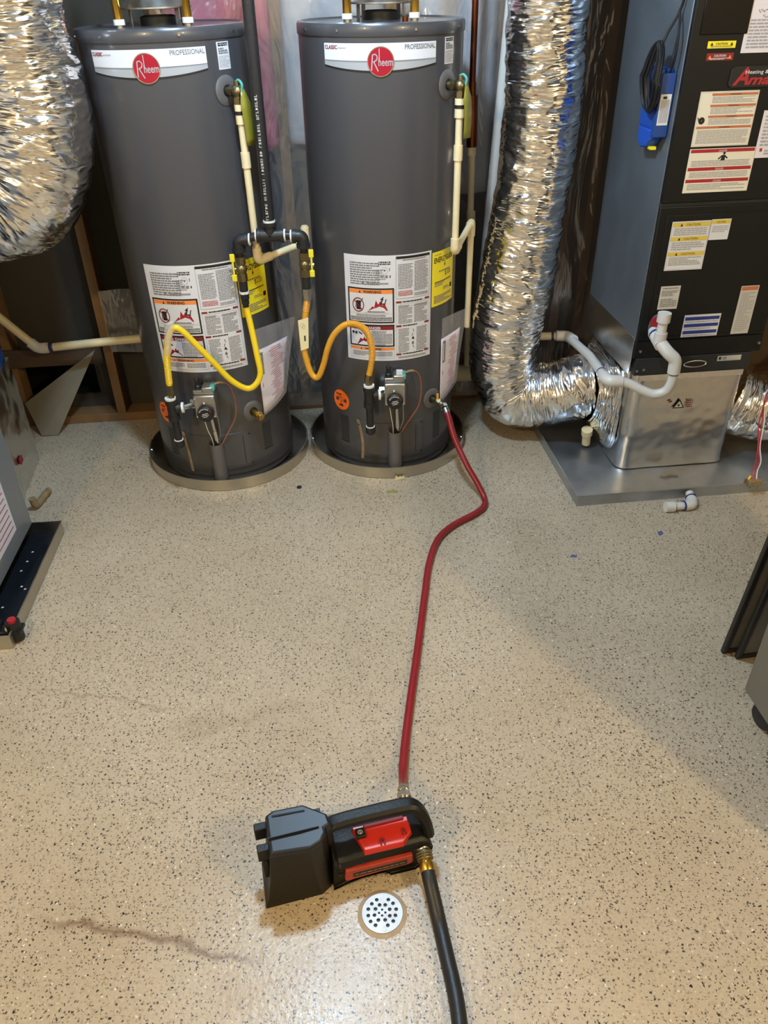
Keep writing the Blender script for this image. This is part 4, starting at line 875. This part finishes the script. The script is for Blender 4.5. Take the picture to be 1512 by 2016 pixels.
D.poly([(.185, .262), (.232, .262), (.2085, .300)], 0, 0); D.poly([(.192, .266), (.225, .266), (.2085, .292)], 1, 1); D.disc(.208, .274, .004, 0, 2); D.lines(.235, .262, .262, .296, 4, 2, 1, seed=4); D.poly([(.165, .287), (.18, .290), (.178, .296), (.167, .294)], 2, 1)
D.build('foil_print', ['black', 'foil_tape', 'darkred'], pl)
G().box(x0 + .02, -.001, .382, x1 - .02, .004, .404).build('foil_tape_strip', 'foil_tape', pl)
G().box(-.0035, .012, .405, -.0005, .488, .545).build('foil_skirt', 'foil_box', pl, bevel=.001)
g = G(); rs = []; na = 96; uv = []
for i in range(15):
    f = i / 14; e = f * f * (3 - 2 * f); row = []
    for k in range(na):
        a = 2*PI*k/na; ca, sa = math.cos(a), math.sin(a); q = 1 / (abs(ca)**5 + abs(sa)**5) ** .2
        yc = .262 + (.205 * q * ca if True else 0) * e + .136 * ca * (1 - e) + (.268 - .262) * e; zc = .245 * (1 - e) + .215 * e + sa * (.136 * (1 - e) + .185 * q * e)
        p = Vector((-.058 + .075 * f, yc, zc)); n_ = noise.noise(p * 18) * .006 + noise.noise(p * 40) * .003
        row.append((p.x - n_ * 1.2 - .004 * e, p.y + ca * n_, p.z + sa * n_)); uv.append((f * .2, a * .15))
    rs.append(row)
g.rings(rs, cap=False); g.uv = uv; g.build('duct_collar', 'foil_duct', pl, angle=28)
# drain pan of the air handler
sp = thing('drain_pan', 'large square galvanized drain pan under the plenum and black air handler', 'drain pan', (AX, AY, 0), PA)
g = G(); X0, X1, Y0, Y1, Hh = -.22, .78, -.216, .53, .042
g.box(X0, Y0, 0, X1, Y1, .004).box(X0, Y0, .004, X1, Y0 + .003, Hh).box(X0, Y1 - .003, .004, X1, Y1, Hh).box(X0, Y0 + .003, .004, X0 + .003, Y1 - .003, Hh).box(X1 - .003, Y0 + .003, .004, X1, Y1 - .003, Hh)
g.build('pan_body', 'galv', sp)
g = G(); g.tube([(X0, Y0, Hh), (X1, Y0, Hh)], .0022, 8).tube([(X0, Y0, Hh), (X0, Y1, Hh)], .0022, 8); g.build('rolled_rim', 'galv', sp)
tag(G().tube(smooth_path([(0, 0, 0), (.02, -.006, .002), (.045, .004, .001), (.07, -.004, 0)], 5), .003, 6).build('scrap_strip', 'stub', loc=(1.07, 2.56, .008)), 'little dark scrap strip lying in the pan before the plenum', 'scrap')

# blue power unit hung on the side with its coiled cord
bu = thing('power_adapter', 'blue plastic power unit with coiled black cord on the air handler side', 'power adapter', (AX + .0026, AY - .025, 1.14), PA)
bz = -1.14
g = G().prism([(-.002, 1.205 + bz), (-.034, 1.205 + bz), (-.040, 1.22 + bz), (-.040, 1.36 + bz), (-.034, 1.376 + bz), (-.002, 1.376 + bz)], 'y', .085, .20).build('housing', 'blue', bu, bevel=.004)
G().prism([(-.002, 1.19 + bz), (-.046, 1.19 + bz), (-.046, 1.365 + bz), (-.002, 1.365 + bz)], 'y', .060, .085).build('side_cover', 'blue2', bu, bevel=.003)
G().prism([(.20, 1.207 + bz), (.19, 1.165 + bz), (.165, 1.148 + bz), (.12, 1.155 + bz), (.095, 1.18 + bz), (.088, 1.207 + bz)], 'x', -.040, -.003).build('rounded_end', 'blue', bu, bevel=.004)
G().box(-.030, .10, 1.149 + bz, -.012, .125, 1.158 + bz).build('yellow_button', 'yellow', bu)
D = Decal(lambda u, v, l: (-.004 - u, .0598 - l, v + bz)); D.rect(.004, 1.225, .038, 1.31, 0, 0)
for i in range(7): D.rect(.008 + i * .004, 1.232, .0095 + i * .004, 1.295, 1, 1)
D.rect(.018, 1.297, .03, 1.304, 2, 1); D.build('rating_label', ['white', 'greyink', 'black'], bu)
G().box(-.045, .10, 1.262 + bz, -.040, .112, 1.275 + bz).build('indicator_light', 'led', bu)
r = random.Random(4)
for k in range(8):
    cy_ = .098 + r.uniform(-.010, .010); ry = .040 + .004 * k + r.uniform(-.004, .004); rz = .086 + r.uniform(-.006, .008); off = -.049 - .0055 * (k % 3) - r.uniform(0, .002); pts = []
    for i in range(33):
        a = 2*PI*i/32; sq = .5 + .5 * abs(math.sin(a)); pts.append((off - .012 * (1 - abs(math.sin(a))) , cy_ + ry * math.cos(a) * (.85 if math.sin(a) > 0 else 1), 1.352 + bz + rz * math.sin(a)))
    G().tube(pts, .0050, 8, cap=False).build('coiled_cord', 'cord', bu)
G().tube(smooth_path([(-.055, .085, 1.43 + bz), (-.04, .085, 1.47 + bz), (-.016, .085, 1.52 + bz), (-.012, .075, 1.58 + bz), (-.012, .075, 1.80 + bz)], 8), .0042, 8).build('power_cord', 'cord', bu)
G().tube(smooth_path([(-.022, .068, 1.365 + bz), (-.022, .052, 1.40 + bz), (-.022, .052, 1.46 + bz), (-.016, .082, 1.52 + bz)], 8), .0038, 8).build('lead_cord', 'cord', bu)

# ------------------------------------------------------------------ white trap pipework in front of the air handler
t = thing('condensate_trap', 'white pvc trap with a capped stub on the front of the air handler', 'trap', (.957, 2.54, .38))
ty = 2.535
def tp(nm, m_, pts, r, rr=.03, par=None): return G().tube(pts if len(pts) == 2 else round_path(pts, rr), r, 20).build(nm, m_, par or t, loc=(-.957, -2.54, -.38))
tp('port_pipe', 'pvc', [(.953, 2.606, .578), (.957, ty, .566)], .0165)
tp('primer_band', 'pvcblue', [(.9545, 2.581, .5735), (.955, 2.574, .5725)], .0218)
g = tp('tee_fitting', 'pvc', [(.954, 2.59, .574), (.959, 2.52, .558)], .0215); tp('tee_branch', 'pvc', [(.957, ty, .566), (.957, ty, .600)], .0215, par=None)
tp('stub_pipe', 'pvc', [(.957, ty, .59), (.957, ty, .645)], .0165)
tp('stub_cap', 'pvc', [(.957, ty, .637), (.957, ty, .668)], .0225)
tp('offset_elbow', 'pvc', [(.957, ty, .566), (.985, 2.505, .535), (1.012, 2.50, .515), (1.014, 2.50, .465)], .0215, .03)
tp('primer_band', 'pvcblue', [(1.014, 2.50, .466), (1.014, 2.50, .460)], .0185)
tp('u_bend', 'pvc', smooth_path([(1.014, 2.50, .47), (1.014, 2.50, .43), (1.002, 2.505, .395), (.965, 2.515, .378), (.92, 2.525, .392), (.88, 2.535, .410), (.845, 2.54, .418), (.815, 2.54, .418)], 6), .0165)
tp('end_elbow', 'pvc', [(.852, 2.54, .418), (.804, 2.54, .420), (.800, 2.585, .418)], .0215, .02)
# small capped stub by the plenum corner
pipe('capped_stub', 'small cream capped pipe stub behind the duct end by the plenum', [('stub_pipe', 'cpvc', [(.835, 2.80, .02), (.828, 2.785, .075)], .017), ('end_cap', 'cpvc', [(.829, 2.787, .07), (.826, 2.78, .095)], .022)])
# loose elbow sticking out of the pan, with its white end cap
t = thing('drain_elbow', 'white pvc drain elbow with end cap lying before the square pan', 'pipe elbow', (1.115, 2.345, .017), PA * .3)
G().tube(round_path([(.012, .055, .012), (.006, -.004, 0), (-.06, -.010, 0)], .026), .0145, 18).build('pipe_bend', 'pvc', t)
G().tube(round_path([(.011, .03, .004), (.006, -.004, 0), (-.025, -.007, 0)], .024), .0185, 18).build('elbow', 'pvc', t)
G().cyl((-.066, -.0105, 0), (-.098, -.0125, .002), .0195).build('end_cap', 'pvc', t); G().cyl((.0115, .034, .0055), (.0117, .038, .0065), .0192).build('primer_band', 'pvcblue', t); G().cyl((-.027, -.0072, 0), (-.031, -.0075, 0), .0192).build('primer_band', 'pvcblue', t)
# float switch on the pan rim
def float_switch(label, x, y, rz, dark):
    t = thing('float_switch', label, 'float switch', (x, y, .034), rz); m_ = 'black' if dark else 'stub'
    G().box(-.024, -.014, 0, .024, .012, .026).build('switch_body', m_, t, bevel=.003); G().box(-.030, .012, -.026, .030, .016, .022).build('clip', m_, t, bevel=.001)
    for s in (-1, 1): G().cyl((s*.014, -.014, .006), (s*.014, -.024, .006), .006, n=12).build('thumb_screw', 'black' if dark else 'zinc', t)
    return t
fs = float_switch('small float switch clipped on the front rim of the square pan with red wires', 1.372, 2.438, PA, False)
for i, (m_, dx_) in enumerate((('redink', 0), ('redink', .012), ('white', .02))):
    G().tube(smooth_path([(-.012 + dx_, .0, .024), (-.004 + dx_, .02, .05), (.02 + dx_, .05, .07), (.045 + dx_ * .4, .10, .11), (.05 + dx_, .14, .19), (.07, .16 + dx_, .28), (.12, .17, .36)], 7), .0022, 7).build('lead_wire', m_, fs)
G().cyl((-.02, .004, .024), (-.012, .010, .036), .004).build('wire_nut', 'gasyellow', fs)

# ------------------------------------------------------------------ furnace at the left edge
FA = R(4.0)
fp = thing('drain_pan', 'long rectangular drain pan under the grey furnace, dark inside', 'drain pan', (-1.139, 2.268, 0), FA)
g = G(); X0, X1, Y0, Y1, Hh = -.78, 0, -.585, 0, .052
g.box(X0, Y0, 0, X1, Y1, .003).box(X0, Y0, .003, X1, Y0 + .003, Hh).box(X0, Y1 - .003, .003, X1, Y1, Hh).box(X0, Y0 + .003, .003, X0 + .003, Y1 - .003, Hh).box(X1 - .003, Y0 + .003, .003, X1, Y1 - .003, Hh)
g.build('pan_body', 'panmetal', fp); G().tube([(X1, Y0, Hh), (X1, Y1, Hh)], .0025, 8).build('rolled_rim', 'panmetal', fp); G().box(X0 + .004, Y0 + .004, .003, X1 - .004, Y1 - .004, .0045).build('pan_floor', 'pandark', fp)
r = random.Random(8)
for i in range(7): G().prism([(0, 0), (.006, .001), (.007, .005), (.001, .006)], 'z', .0045, .006).build('drywall_crumb', 'ptfe', fp, loc=(r.uniform(-.10, -.02), r.uniform(-.5, -.1), 0))
fu = thing('furnace', 'grey furnace cabinet with a red striped notice at the left edge', 'furnace', (-1.228, 2.243, 0), FA)
G().box(-.55, -.545, .062, 0, 0, 1.15).build('cabinet_body', 'furnace', fu, bevel=.004)
for x, y in ((-.5, -.5), (-.06, -.5), (-.06, -.06), (-.5, -.06)): G().box(x - .02, y - .02, .0046, x + .02, y + .02, .063).build('foot_block', 'black', fu)
D = Decal(lambda u, v, l: (l, u, v), du=5)
D.rect(-.42, .125, -.125, .36, 0, 0)
for i in range(9): D.rect(-.40, .145 + i * .022, -.140, .149 + i * .022, 1, 1)
D.rect(-.40, .325, -.14, .35, 2, 1); D.build('striped_notice', ['white', 'redink', 'orange'], fu)
lp = thing('plenum_box', 'crumpled foil-wrapped plenum behind the grey furnace at the left edge', 'plenum', (-1.411, 2.790, 0), R(9))
g = G(); rs = []
for iz in range(31):
    z = .45 * iz / 30; row = []
    for (ax, ay), (bx, by) in (((0, -.40), (0, 0)), ((0, 0), (-.5, 0)), ((-.5, 0), (-.5, -.40)), ((-.5, -.40), (0, -.40))):
        for k in range(26):
            f = k / 26; x = ax + (bx-ax)*f; y = ay + (by-ay)*f; q = Vector((x, y, z)); e = .007 * noise.noise(q * 14) + .004 * noise.noise(q * 35)
            row.append((x + e, y + e * .6, z))
    rs.append(row)
g.rings(rs); g.build('foil_wrap', 'foil_box', lp, angle=30)
G().box(.003, -.24, .115, .007, -.205, .14).build('red_tape_patch', 'darkred', lp)
t = thing('blue_cap', 'little blue plastic cap at the left edge on the foil plenum', 'cap', (-1.448, 2.762, .447), 0)
G().lathe([(.03, 0), (.032, .004), (.032, .04), (.028, .046), (0, .047)], n=24).build('cap_shell', 'blue', t)
tag(G().tube(round_path([(-1.292, 2.412, .055), (-1.292, 2.416, .014), (-1.282, 2.53, .014)], .02), .0125, 14).build('pipe_elbow', 'stub'), 'short tan pipe elbow lying by the foil plenum and furnace pan', 'pipe elbow')
t = float_switch('black float switch clipped on the near corner of the furnace pan', -1.152, 1.722, R(90) + FA, True)
G().cyl((0.0, -.052, -.028), (0.0, -.052, .036), .021).build('float_body', 'black', t); G().cyl((0, -.052, .036), (0, -.052, .046), .012).build('red_top', 'redink', t); G().box(-.012, -.040, .002, .012, -.030, .02).build('rating_label', 'tagpaper', t); G().box(-.022, -.075, .001, .022, -.012, .010).build('bracket_arm', 'black', t)

# ------------------------------------------------------------------ wheeled cabinet and leaning panels at the right edge
cb = thing('wheeled_cabinet', 'olive grey metal cabinet on black casters at the right edge', 'cabinet', (.917, 1.390, 0), PA)
G().box(0, -.55, .090, .55, 0, 1.27).build('cabinet_body', 'olive', cb, bevel=.003)
for x, y in ((.045, -.05), (.045, -.50), (.505, -.50), (.505, -.05)):
    c = G().lathe([(.010, -.013), (.034, -.012), (.038, -.006), (.038, .006), (.034, .012), (.010, .013)], (x, y, .038), (1, .25, 0), 28).build('caster', 'rubber', cb)
    G().box(x - .018, y - .022, .062, x + .018, y + .022, .0905).build('caster_fork', 'black', c, bevel=.004)
def panel(label, x, y):
    t = thing('framed_panel', label, 'panel', (x, y, 0)); t.rotation_euler = (R(7.4), R(-2.0), R(7)); w, h, b, d = .42, 1.30, .016, .014
    for a in ((0, 0, b, h), (w - b, 0, w, h)): G().box(a[0], 0, a[1], a[2], d, a[3]).build('side_rail', 'frameblack', t, bevel=.003)
    for a in ((b, 0, w - b, b), (b, h - b, w - b, h)): G().box(a[0], .0005, a[1], a[2], d - .0005, a[3]).build('cross_rail', 'frameblack', t, bevel=.002)
    G().box(b - .004, .006, b - .004, w - b + .004, .009, h - b + .004).build('smoked_pane', 'smoke', t)
panel('dark pane in a black frame, the rear one leaning behind the olive cabinet', .960, 1.605)
panel('dark pane in a black frame, the front one leaning behind the olive cabinet', .991, 1.582)

# ------------------------------------------------------------------ transfer pump with its two hoses
PU = R(14.2)
pu = thing('transfer_pump', 'black and red portable pump standing on the floor beside the drain', 'pump', (-.254, .894, 0), PU)
top = [(.014, .002), (.094, -.006), (.120, .004), (.132, .018), (.134, .030), (.146, .034), (.143, .058), (.098, .093), (.032, .096), (.016, .088)]
base = [(-.012, -.003), (.110, -.003), (.128, .008), (.140, .020), (.142, .030), (.150, .034), (.148, .070), (.105, .108), (.02, .110), (-.008, .10)]
g = G(); lv = []
for z, f in ((0, 0), (.012, .05), (.03, .35), (.10, .75), (.168, .97)): lv.append([(b[0] + (a[0]-b[0])*f, b[1] + (a[1]-b[1])*f, z) for a, b in zip(top, base)])
g.rings(lv); g.build('battery_housing', 'blackplastic', pu, bevel=.002, angle=25)
c = Vector((.075, .045)); g = G(); lid = []
for z, s in ((.166, 1.0), (.180, 1.0), (.188, .955), (.190, .90)): lid.append([(c.x + (p[0]-c.x)*s, c.y + (p[1]-c.y)*s, z + (-.010 + .010 * min(1, max(0, (p[1] + .005) / .05)) if z > .17 else 0)) for p in top])
g.rings(lid); ld = g.build('battery_lid', 'lidplastic', pu, bevel=.0015, angle=25)
G().box(.112, .066, .181, .130, .076, .187).build('lid_latch', 'black', ld); G().tube([(.030, .080, .1895), (.098, .075, .1905)], .0022, 8).build('lid_rib', 'lidplastic', ld); G().box(.016, .0315, .1755, .120, .0330, .1908).build('lid_seam', 'lidplastic', ld)
for y in (.030, .080):
    G().prism([(y - .008, .132), (y + .010, .132), (y + .010, .166), (y - .008, .166)], 'x', -.010, .018).build('hinge_tab', 'blackplastic', pu, bevel=.002)
G().box(-.004, .020, .075, .010, .040, .132).build('hinge_tab', 'blackplastic', pu, bevel=.002)
pr = [(.135, .0), (.165, .012), (.200, .020), (.250, .020), (.262, .002), (.318, .0), (.338, .018), (.352, .045), (.356, .070), (.350, .096), (.330, .104), (.190, .101), (.172, .098), (.150, .10), (.140, .12)]
g = G(); n = len(pr); g.rings([[(p[0], y, (p[1] if p[1] < .08 else p[1] + dz)) for p in pr] for y, dz in ((.006, -.034), (-.003, -.026), (.001, -.010), (.010, -.003), (.060, .0), (.088, -.004), (.096, -.03))])
g.build('pump_body', 'blackplastic', pu, bevel=.003, angle=25)
g = G(); ph = [(.140, .050, .150), (.150, .050, .160), (.200, .050, .164), (.300, .048, .166), (.328, .043, .160), (.346, .030, .130), (.352, .020, .092)]
fr = frames(smooth_path(ph, 5)); rs = []
for i, (p, tt, u, w) in enumerate(fr):
    f = i / (len(fr) - 1); sd = Vector((0, 1, 0)); sd = (sd - tt * sd.dot(tt)).normalized(); upv = sd.cross(tt) * -1; a, b = .0165 + .004 * max(0, f - .7), .0115
    rs.append([p + sd * (a * sx_) + upv * (b * sy_) for sx_, sy_ in ((-1, -.4), (-.5, -1), (.5, -1), (1, -.4), (1, .5), (.55, 1), (-.55, 1), (-1, .5))])
g.rings(rs); g.build('handle', 'blackplastic', pu, bevel=.0015, angle=25)
rp = G(); rp.rings([[(.190, .062, .100), (.316, .058, .100), (.316, .020, .098), (.292, .001, .092), (.206, .003, .092)], [(.192, .061, .115), (.314, .057, .115), (.313, .021, .113), (.290, .003, .108), (.208, .005, .108)]]); rpo = rp.build('red_cover', 'redplastic', pu, bevel=.002, angle=20)
G().box(.196, .030, .112, .217, .052, .121).build('power_switch', 'black', rpo, bevel=.0015)
D = Decal(lambda u, v, l: (.2065 + u, .041 + v, .121 + l)); D.ring(0, 0, .0052, .0013, 0, 0, 18); D.rect(-.0006, -.0035, .0006, .0035, 0, 0); D.build('switch_mark', ['white'], rpo)
for x, y in ((.248, .010), (.298, .020)):
    G().tube(smooth_path([(x - .004, y - .004, .1105), (x - .003, y + .006, .113), (x, y + .010, .114), (x + .003, y + .006, .113), (x + .004, y - .004, .1105)], 4), .0018, 6).build('screw_recess', 'darkred', rpo)
G().box(.216, .050, .113, .305, .058, .120).build('cover_ridge', 'darkred', rpo, bevel=.002)
fpn = G().prism([(.160, .036), (.164, .033), (.306, .038), (.310, .042), (.309, .066), (.163, .069)], 'y', -.0065, .004).build('front_plate', 'redplate', pu, bevel=.0015)
D = Decal(lambda u, v, l: (u, -.0065 - l, v)); D.rect(.178, .042, .296, .056, 0, 0); D.lines(.182, .044, .292, .054, 1, 1, 1, fill=.35, seed=3); D.frame(.174, .0395, .300, .0585, .0008, 1); D.build('plate_print', ['black', 'stub'], fpn)
for x, z in ((.150, .055), (.152, .085), (.20, .078)): G().cyl((x, .002, z), (x, -.0035, z), .0035, n=10).build('case_screw', 'black', pu)
G().lathe([(.020, 0), (.020, .018), (.016, .022), (.0135, .030)], (.334, .026, .069), (0.0, -1, -.1), 20).build('outlet_port', 'zinc', pu)
G().lathe([(.017, 0), (.017, .012)], (.318, .080, .098), (0.05, 1, .05), 20).build('inlet_port', 'blackplastic', pu)
def wl(u, v, z): return Vector((-.254 + u*math.cos(PU) - v*math.sin(PU), .894 + u*math.sin(PU) + v*math.cos(PU), z))
# black garden hose
a = wl(.334, -.004, .066); b = Vector((.082, .908, .050)); t = thing('garden_hose', 'thick black hose with brass coupling running from the pump toward the viewer', 'hose', tuple(a)); off = -a
d = (b - a).normalized()
G().tube(smooth_path([a + d*.030, b, (.096, .845, .021), (.106, .785, .0158), (.117, .715, .0155), (.1215, .656, .0155), (.124, .52, .0155), (.116, .30, .0155), (.10, .05, .0155), (.12, -.25, .0155)], 8), .0152, 20).build('hose', 'rubber', t, loc=tuple(off))
g = G().lathe([(.0135, 0), (.0175, .001), (.0185, .004), (.0165, .007), (.0185, .010), (.0165, .013), (.0185, .016), (.017, .019), (.0125, .020)], a, d, 28); g.build('coupling', 'brassdull', t, loc=tuple(off)); G().lathe([(.0125, .018), (.0125, .024), (.0165, .026), (.0165, .041), (.0155, .043)], a, d, 24).build('ferrule', 'brass', t, loc=tuple(off))
# red hose
a = Vector((.231, 2.661, .277)); t = thing('garden_hose', 'long red hose curving across the floor from heater drain to pump', 'hose', tuple(a)); off = -a
e = wl(.322, .094, .100); pp = [(.240, 2.640, .266), (.250, 2.618, .245), (.272, 2.568, .179), (.312, 2.50, .109), (.350, 2.452, .055), (.372, 2.412, .018), (.366, 2.365, .0125), (.327, 2.318, .0125), (.24, 2.246, .0125), (.183, 2.165, .0125), (.146, 2.035, .0125), (.120, 1.857, .0125), (.089, 1.635, .0125), (.061, 1.444, .0125), (.043, 1.309, .0135), (.034, 1.215, .026), (.033, 1.165, .046), tuple(e + Vector((-.003, .052, -.018)))]
P = smooth_path(pp, 10)
G().tube(P, .0112, 18).build('hose', 'redhose', t, loc=tuple(off))
d0 = (P[1] - P[0]).normalized(); g = G().cyl(a, a + (P[0] - a) * .55, .0155, n=6); g.lathe([(.0125, 0), (.0135, .004), (.0125, .008), (.0135, .012), (.0128, .02)], P[0] - d0 * .008, d0, 18); g.build('coupling', 'chrome', t, loc=tuple(off))
d1 = (P[-1] - P[-3]).normalized(); s_ = (e + Vector((0, .004, 0)) - P[-1]).normalized()
g = G().lathe([(.0125, 0), (.013, .004), (.012, .006), (.013, .010), (.012, .013), (.0128, .02)], P[-1] - d1 * .012, d1, 18); g.cyl(P[-1] + s_ * .004, P[-1] + s_ * .022, .0105).cyl(P[-1] + s_ * .020, P[-1] + s_ * .042, .0175, n=6).cyl(P[-1] + s_ * .04, P[-1] + s_ * .052, .012); g.build('coupling', 'chrome', t, loc=tuple(off))

# ------------------------------------------------------------------ floor drain
fd = thing('floor_drain', 'round white perforated drain grate in the floor by the pump', 'drain', (-.020, .8735, 0), R(3))
holes = [(890,718),(958,722),(984,746),(1000,782),(993,818),(978,850),(945,872),(875,867),(848,843),(836,808),(838,770),(860,740),(905,750),(938,752),(962,780),(960,818),(932,840),(893,838),(872,808),(880,772)]
cu = bpy.data.curves.new('drain', 'CURVE'); cu.dimensions = '2D'; cu.fill_mode = 'BOTH'; cu.extrude = .0016
def circle(x, y, r, n):
    s = cu.splines.new('POLY'); s.points.add(n - 1); s.use_cyclic_u = True
    for i in range(n): s.points[i].co = (x + r*math.cos(2*PI*i/n), y + r*math.sin(2*PI*i/n), 0, 1)
circle(0, 0, .0425, 56)
for x, y in holes: circle((x - 918) * 3.6e-4, -(y - 797) * 3.6e-4, .0041, 16)
for x, y in ((918,779),(899,797),(936,797),(916,813)): circle((x - 918) * 3.6e-4, -(y - 797) * 3.6e-4, .0026, 12)
co = bpy.data.objects.new('drain', cu); COL.objects.link(co); me = bpy.data.meshes.new_from_object(co.evaluated_get(bpy.context.evaluated_depsgraph_get()))
bpy.data.objects.remove(co); bpy.data.curves.remove(cu); me.name = 'grate'; me.materials.clear(); me.materials.append(M_['grate'])
o = bpy.data.objects.new('grate', me); COL.objects.link(o); o.parent = fd; o.location = (0, 0, .0032)
G().lathe([(.0415, .0003), (.0415, .0010), (0, .0010)], n=40, cap=False).build('drain_cup', 'black', fd)
G().lathe([(.0428, .0002), (.0428, .0030), (.0450, .0022), (.052, .0002)], n=56, cap=False).build('grout_ring', 'grout', fd)
for y in (.036, -.036): G().lathe([(.0035, 0), (.0030, .0012), (0, .0014)], (.002, y, .0046), (0, 0, 1), 14).build('grate_screw', 'zinc', fd)

# ------------------------------------------------------------------ small litter
tag(G().lathe([(.0095, 0), (.0095, .003), (.007, .0045), (0, .0045)], n=20).build('bottle_cap', 'black', loc=(-.324, 2.536, 0)), 'tiny black cap lying on the floor between the two round pans', 'cap')
tag(G().prism([(0, 0), (.038, .003), (.040, .010), (.033, .017), (.028, .010), (.022, .016), (.016, .011), (.010, .013), (.004, .022)], 'y', 0, .004).build('torn_scrap', 'tagpaper', loc=(.045, 2.575, .0), rotz=.1), 'torn pale paper scrap against the rim of a round pan', 'scrap')
tag(G().prism([(-.02, -.004), (-.008, -.010), (.004, -.005), (.018, -.009), (.022, .002), (.010, .008), (-.002, .004), (-.014, .010)], 'z', 0, .003).build('moss_scrap', 'greenbit', loc=(.032, 2.494, 0)), 'olive scrap on the floor before the heater with the red hose', 'scrap')
tag(G().prism([(-.012, -.004), (.010, -.008), (.014, .002), (-.002, .008)], 'z', 0, .0015).build('paint_chip', 'flake', loc=(.632, 2.075, 0)), 'small blue chip alone on the open floor left of the diagonal shadow', 'chip', group=None)
tag(G().prism([(-.014, -.003), (.004, -.010), (.016, .004), (.0, .010)], 'z', 0, .0015).build('paint_chip', 'flake', loc=(.961, 2.194, 0), rotz=.8), 'small blue chip on the floor in front of the white drain elbow', 'chip')
